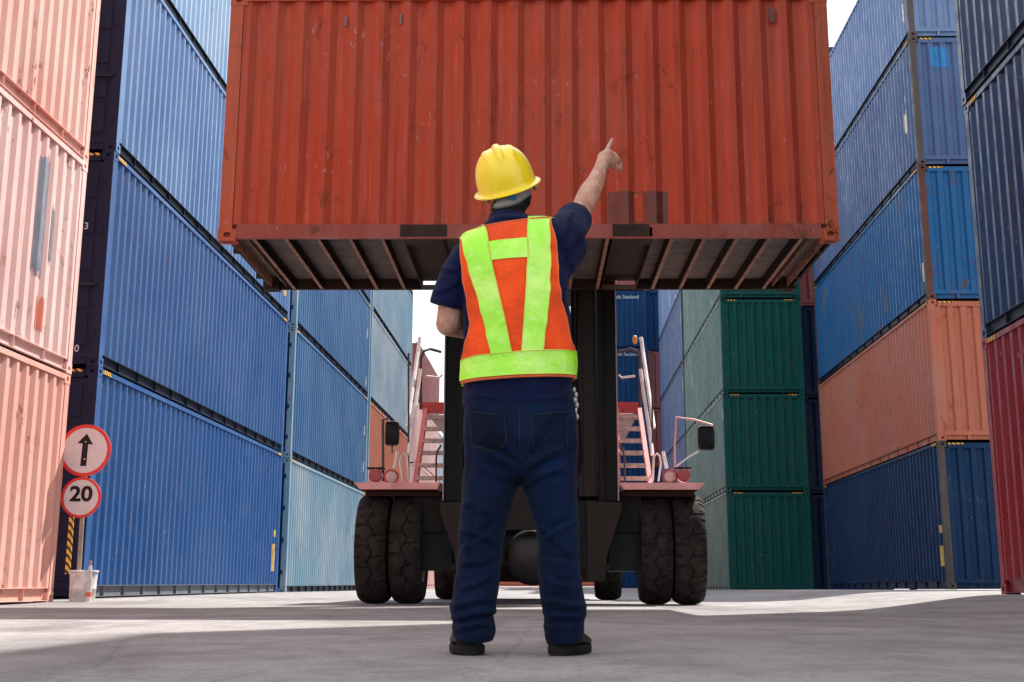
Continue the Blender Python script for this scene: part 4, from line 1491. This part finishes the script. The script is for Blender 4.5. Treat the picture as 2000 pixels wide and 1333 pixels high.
JB = bvh_of(jeans)
wrinkle(TME, .007)
SB = BVHTree.FromPolygons([v.co.copy() for v in TME.vertices], [p.vertices[:] for p in TME.polygons])


def on_back(bvh, u, v, off):
    """point just outside the garment's back, in line with photo column u, row v"""
    p = m(u, v, 0); o = Vector((p.x, MY - .5, p.z - .5 * .12))
    o = CAM; d = (p - o).normalized()
    h = bvh.ray_cast(o, d, 9)
    if h[0] is None: return None
    return h[0] + h[1].normalized() * off if h[1].dot(d) < 0 else h[0] - h[1] * off


# vest: polar grid around the torso axis so that it really wraps the body
def lerp_tab(tab, v):
    if v <= tab[0][0]: return tab[0][1]
    for (a, x), (b2, y) in zip(tab, tab[1:]):
        if a <= v <= b2: return x + (y - x) * (v - a) / (b2 - a)
    return tab[-1][1]


def axis_at(v):
    T = sorted((t_[0], (t_[1] + t_[2]) / 2) for t_ in TORSO)
    return lerp_tab(T, v)


def halfw(v):
    T = sorted((t_[0], (t_[2] - t_[1]) / 2) for t_ in TORSO)
    return lerp_tab(T, v)


def u2ang(u, v):
    k = (u - axis_at(v)) / (halfw(v) + 5)
    return math.asin(max(-1, min(1, k)))


def vest_pt(ang, v, off, bvh=SB):
    """ang 0 = middle of the back, + to the right"""
    a = m(axis_at(v), v, 0.0)
    d = Vector((math.sin(ang) * 1.0, -math.cos(ang) * .80, 0)).normalized()
    o = a + d * .7
    h = bvh.ray_cast(o, -d, .75)
    p = h[0] if h[0] else a + d * .14
    # keep it taut: never nearer than the smooth torso
    e = math.hypot(math.sin(ang) * 1, math.cos(ang))
    lo = math.hypot(0, 0)
    return p + d * (off + .0045 * noise.noise(Vector((p.x * 9, p.y * 9, p.z * 13))) + .003 * noise.noise(Vector((p.x * 22, p.y * 22, p.z * 15))))


def strip(name, mat, left, right, v0, v1, off, nv=40, nu=16, front=False, parent=None, thick=.004):
    rows = []; rows2 = []
    for i in range(nv + 1):
        v = v0 + (v1 - v0) * i / nv
        L_, R_ = left(v), right(v)
        aL, aR = (u2ang(L_, v) if not isinstance(L_, tuple) else L_[0]), (u2ang(R_, v) if not isinstance(R_, tuple) else R_[0])
        if front: aL, aR = math.pi - aR, math.pi - aL
        row = []; 
        for j in range(nu + 1):
            an = aL + (aR - aL) * j / nu
            row.append(vest_pt(an, v, off))
        rows.append(row)
    # relax the sheet (cloth spans hollows)
    for _ in range(5):
        new = [r_[:] for r_ in rows]
        for i in range(1, nv):
            for j in range(nu + 1):
                if 0 < j < nu: new[i][j] = (rows[i][j] * 2 + rows[i - 1][j] + rows[i + 1][j] + rows[i][j - 1] + rows[i][j + 1]) / 6
                else: new[i][j] = (rows[i][j] * 2 + rows[i - 1][j] + rows[i + 1][j]) / 4
        rows = new
    c0 = m(1005, 600, 0)
    back = [[p + (Vector((c0.x, c0.y, p.z)) - p).normalized() * thick for p in r_] for r_ in rows]
    mb = MB(); mb.grid(rows); mb.grid(back)
    edge = rows[0] + [r_[-1] for r_ in rows[1:]] + rows[-1][-2::-1] + [r_[0] for r_ in rows[-2::-1]]
    edge2 = back[0] + [r_[-1] for r_ in back[1:]] + back[-1][-2::-1] + [r_[0] for r_ in back[-2::-1]]
    mb.grid([edge, edge2])
    o = mb.build(name, mat, smooth=50); mp(o)
    if parent: o.parent = parent
    return o


VL = [(440, 935), (456, 912), (466, 901), (480, 903), (520, 908), (560, 914), (600, 920), (640, 925), (670, 918), (705, 906), (755, 907)]
VR = [(427, 1078), (440, 1082), (480, 1085), (520, 1086), (560, 1088), (600, 1093), (640, 1104), (675, 1112), (690, 1121), (745, 1122), (755, 1121)]
vl = lambda v: lerp_tab(VL, v)
vr = lambda v: lerp_tab(VR, v)


def vtop(f):
    """height of the vest's top edge across, f 0..1"""
    return 455 - 24 * f


# back panel with slanted top and bottom edge
def panel(name, mat, uL, uR, vT, vB, off, nv=44, nu=36, front=False, thick=.004, parent=None, relax=5):
    rows = []
    for i in range(nv + 1):
        row = []
        for j in range(nu + 1):
            f = j / nu
            v = vT(f) + (vB(f) - vT(f)) * i / nv
            aL, aR = u2ang(uL(v), v), u2ang(uR(v), v)
            an = aL + (aR - aL) * f
            if front: an = math.pi - an
            row.append(vest_pt(an, v, off))
        rows.append(row)
    for _ in range(relax):
        new = [r_[:] for r_ in rows]
        for i in range(1, nv):
            for j in range(1, nu):
                new[i][j] = (rows[i][j] * 2 + rows[i - 1][j] + rows[i + 1][j] + rows[i][j - 1] + rows[i][j + 1]) / 6
        rows = new
    back = [[p + (Vector((m(1005, 600).x, MY, p.z)) - p).normalized() * thick for p in r_] for r_ in rows]
    mb = MB(); mb.grid(rows); mb.grid(back)
    loop = lambda g: g[0] + [r_[-1] for r_ in g[1:]] + g[-1][-2::-1] + [r_[0] for r_ in g[-2::-1]]
    mb.grid([loop(rows), loop(back)])
    o = mb.build(name, mat, smooth=50); mp(o)
    if parent: o.parent = parent
    if name.startswith('reflective'):
        for e in ([r_[0] for r_ in rows], [r_[-1] for r_ in rows]) if name.endswith('strip') else (rows[0], rows[-1]):
            mb = MB(); mb.tube([p + (p - Vector((m(1005, 600).x, MY, p.z))).normalized() * .0005 for p in e], .0016, 5)
            q = mb.build('seam', M_seam, smooth='all'); mp(q); q.parent = o
    return o, rows


vest, vrows = panel('safety_vest', M_orange, vl, vr, lambda f: 462 - 30 * f, lambda f: 753 - 13 * f, .014)
vf, _ = panel('front_panel', M_orange, vl, vr, lambda f: 462 - 30 * f, lambda f: 753 - 13 * f, .010, front=True, parent=vest)
tab = lambda *t_: (lambda v, T=list(t_): lerp_tab(T, v))
lsL, lsR = tab((450, 901), (465, 901), (525, 920), (603, 942), (706, 961)), tab((448, 942), (490, 955), (529, 965), (603, 981), (706, 1002))
rsL, rsR = tab((428, 1037), (483, 1035), (529, 1032), (603, 1028), (704, 1021)), tab((428, 1080), (487, 1075), (603, 1070), (704, 1062))
for fr in (False, True):
    panel('reflective_strip', M_lime, lsL, lsR, lambda f: 464 - 14 * f, lambda f: 709, .0175, 40, 8, fr, .003, vest)
    panel('reflective_strip', M_lime, rsL, rsR, lambda f: 433 - 4 * f, lambda f: 704, .0175, 40, 8, fr, .003, vest)
    panel('reflective_strip', M_lime, tab((480, 950), (530, 964)), tab((480, 1037), (530, 1034)), lambda f: 490 - 9 * f, lambda f: 527 - 6 * f, .0170, 8, 12, fr, .003, vest)
    panel('reflective_band', M_lime, lambda v: 906.5, lambda v: 1121.5, lambda f: 709 - 19 * f, lambda f: 749.5 - 13 * f, .0190, 10, 30, fr, .003, vest)
# shoulder straps over the top
for (ua, ub, va, vb) in ((903, 943, 463, 449), (1040, 1080, 433, 430)):
    rows = []
    for j in range(7):
        f = j / 6
        u = ua + (ub - ua) * f; v = va + (vb - va) * f
        p0 = vest_pt(u2ang(u, v), v, .017); p1 = vest_pt(math.pi - u2ang(u, v), v, .017)
        top = (p0 + p1) / 2 + Vector((0, 0, .055))
        h = SB.ray_cast(Vector((top.x, top.y, top.z + .3)), Vector((0, 0, -1)), .5)
        if h[0]: top.z = max(p0.z + .004, h[0].z + .012)
        rows.append([p0 * (1 - t_) ** 2 + top * 2 * t_ * (1 - t_) + p1 * t_ * t_ for t_ in [k / 10 for k in range(11)]])
    mb = MB(); mb.grid(rows); mb.grid([[p - Vector((0, 0, .004)) for p in r_] for r_ in rows])
    o = mb.build('shoulder_strap', M_lime, smooth=50); mp(o); o.parent = vest
# piping along the edges
mb = MB(); mb.tube([r_[0] for r_ in vrows], .0035, 6); mb.tube([r_[-1] for r_ in vrows], .0035, 6); mb.tube(vrows[-1], .005, 6); mb.tube(vrows[0], .0035, 6)
o = mb.build('piping', M_piping, smooth='all'); mp(o); o.parent = vest

# back pockets and stitching on the jeans
M_stitch = simple('stitching', (.035, .03, .028), .7)
M_pocket = cloth('denim_pocket', (.0012, .005, .020), .6, 700, .85, (.002, .010, .035), .03, 9)
for pts in ([(918, 805), (985, 812), (988, 868), (962, 886), (924, 872)], [(1038, 812), (1108, 805), (1106, 880), (1070, 896), (1042, 880)]):
    n = len(pts); edge = []
    for i in range(n):
        for k in range(8):
            a, c = pts[i], pts[(i + 1) % n]
            p = on_back(JB, a[0] + (c[0] - a[0]) * k / 8, a[1] + (c[1] - a[1]) * k / 8, .0045)
            if p: edge.append(p)
    cu, cv = sum(p[0] for p in pts) / n, sum(p[1] for p in pts) / n
    ring2 = []
    rings = []
    for f in (1, .8, .6, .4, .2, .02):
        row = []
        for i in range(n):
            for k in range(8):
                a, c = pts[i], pts[(i + 1) % n]
                uu = a[0] + (c[0] - a[0]) * k / 8; vv = a[1] + (c[1] - a[1]) * k / 8
                row.append(on_back(JB, cu + (uu - cu) * f, cv + (vv - cv) * f, .0045) or m(cu, cv, -.14))
        rings.append(row)
    base_ring = [on_back(JB, cu + (p[0] - cu), cv, -.001) for p in pts]
    low = []
    for i in range(n):
        for k in range(8):
            a, c = pts[i], pts[(i + 1) % n]
            low.append(on_back(JB, a[0] + (c[0] - a[0]) * k / 8, a[1] + (c[1] - a[1]) * k / 8, -.002) or m(cu, cv, -.13))
    mb = MB(); mb.grid([low] + rings, 0, True)
    pk = mb.build('back_pocket', M_pocket, smooth=40); mp(pk); pk.parent = jeans
    mb = MB(); mb.tube([p for p in rings[0]] + [rings[0][0]], .0011, 5); o = mb.build('stitching', M_stitch); mp(o); o.parent = pk
seam = [on_back(JB, 1013 + (v - 790) * .03, v, .002) for v in range(795, 900, 8)]
mb = MB(); mb.tube([p for p in seam if p], .0012, 5); o = mb.build('seam', M_stitch); mp(o); o.parent = jeans
# keys / tag hanging at the right hip
mb = MB()
k0 = m(1120, 765, .0)
for i, (u, v) in enumerate(((1121, 762), (1125, 772), (1122, 782), (1127, 792), (1124, 803), (1127, 815))):
    mb.ball(m(u, v, -.02), .008, .005, .011, 8, 6)
mb.tube([m(1121, 760, -.02), m(1126, 780, -.02), m(1126, 820, -.02)], .003, 6)
o = mb.build('key_chain', simple('key_metal', (.35, .33, .33), .3, .8)); mp(o)

# shoes
for (uh, vh, ut, side, w, yaw) in ((916, 1283, 0, -1, .052, -8), (1100, 1283, 0, 1, .056, 17)):
    c = m(uh, vh, .0); c.z = 0
    if side > 0: c.x += -.005
    Rm = Matrix.Rotation(R(-yaw), 3, 'Z')
    def ring(y, z0, w_, h_, n=20):
        row = []
        for k in range(n):
            q = 2 * math.pi * k / n
            ca, sa = math.cos(q), math.sin(q)
            zz = z0 + h_ * max(0, (sa * .5 + .5)) ** (.8)
            xx = w_ * math.copysign(abs(ca) ** .7, ca)
            row.append(c + Rm @ Vector((xx, y, zz)))
        return row
    mb = MB()
    prof_ = [(-.045, .028, .03, .03), (-.042, .02, .044, .065), (-.03, .02, .052, .085), (.0, .02, .056, .095), (.04, .02, .056, .095), (.08, .02, .054, .075), (.13, .018, .056, .058), (.18, .016, .056, .046), (.22, .018, .045, .036), (.24, .022, .024, .02)]
    closed_rows(mb, [ring(*p_) for p_ in prof_])
    sh = mb.build('shoe', M_shoe, smooth='all'); mp(sh)
    mb = MB()
    out = []
    for k in range(40):
        q = 2 * math.pi * k / 40
        ca, sa = math.cos(q), math.sin(q)
        yy = .097 + .152 * math.copysign(abs(sa) ** .8, sa); xx = .060 * math.copysign(abs(ca) ** .75, ca) * (1 if yy > 0 else .92)
        out.append((xx, yy))
    rows = [[c + Rm @ Vector((x * k_, y, z)) for x, y in out] for k_, z in ((.93, .003), (1, .008), (1, .026), (.96, .032))]
    closed_rows(mb, rows)
    o = mb.build('sole', M_sole, smooth=40); mp(o); o.parent = sh

# ------------------------------------------------------------------ light
az = Vector((.595, .80)).normalized(); EL_ = R(51.5)
sd = Vector((az.x * math.cos(EL_), az.y * math.cos(EL_), math.sin(EL_)))
sl = bpy.data.lights.new('sun', 'SUN'); sl.energy = 4.7; sl.angle = R(.6); sl.color = (1, .95, .88)
so = bpy.data.objects.new('sun', sl); COL.objects.link(so)
so.rotation_euler = sd.to_track_quat('Z', 'Y').to_euler(); so.location = (10, 20, 30)
w = bpy.data.worlds.new('World'); S.world = w; w.use_nodes = True
nt = w.node_tree; nn = nt.nodes; bg = nn['Background']
sky = nn.new('ShaderNodeTexSky'); sky.sky_type = 'NISHITA'; sky.sun_disc = False
sky.sun_elevation = EL_; sky.sun_rotation = math.atan2(az.x, az.y); sky.dust_density = 2.5; sky.air_density = 1.0
tc = nn.new('ShaderNodeTexCoord'); mpn = nn.new('ShaderNodeMapping'); mpn.inputs['Scale'].default_value = (1, 1, 2.2)
ns = nn.new('ShaderNodeTexNoise'); ns.inputs['Scale'].default_value = 2.6; ns.inputs['Detail'].default_value = 8; ns.inputs['Roughness'].default_value = .55
mr_ = nn.new('ShaderNodeMapRange'); mr_.interpolation_type = 'SMOOTHSTEP'; mr_.inputs['From Min'].default_value = .30; mr_.inputs['From Max'].default_value = .52
ns2 = nn.new('ShaderNodeTexNoise'); ns2.inputs['Scale'].default_value = 5; ns2.inputs['Detail'].default_value = 6
cr = nn.new('ShaderNodeMix'); cr.data_type = 'RGBA'; cr.inputs[6].default_value = (4.1, 4.25, 4.6, 1); cr.inputs[7].default_value = (9.5, 9.6, 9.8, 1)
mx = nn.new('ShaderNodeMix'); mx.data_type = 'RGBA'
lk = nt.links.new
lk(tc.outputs['Generated'], mpn.inputs[0]); lk(mpn.outputs[0], ns.inputs['Vector']); lk(mpn.outputs[0], ns2.inputs['Vector'])
lk(ns.outputs['Fac'], mr_.inputs['Value']); mr2 = nn.new('ShaderNodeMapRange'); mr2.inputs['From Min'].default_value = .34; mr2.inputs['From Max'].default_value = .58
lk(ns2.outputs['Fac'], mr2.inputs['Value']); lk(mr2.outputs[0], cr.inputs[0])
lk(mr_.outputs[0], mx.inputs[0]); lk(sky.outputs[0], mx.inputs[6]); lk(cr.outputs[2], mx.inputs[7]); lk(mx.outputs[2], bg.inputs['Color'])
bg.inputs['Strength'].default_value = .10
S.view_settings.view_transform = 'Standard'; S.view_settings.look = 'None'; S.view_settings.exposure = 1.0
S.view_settings.gamma = 1
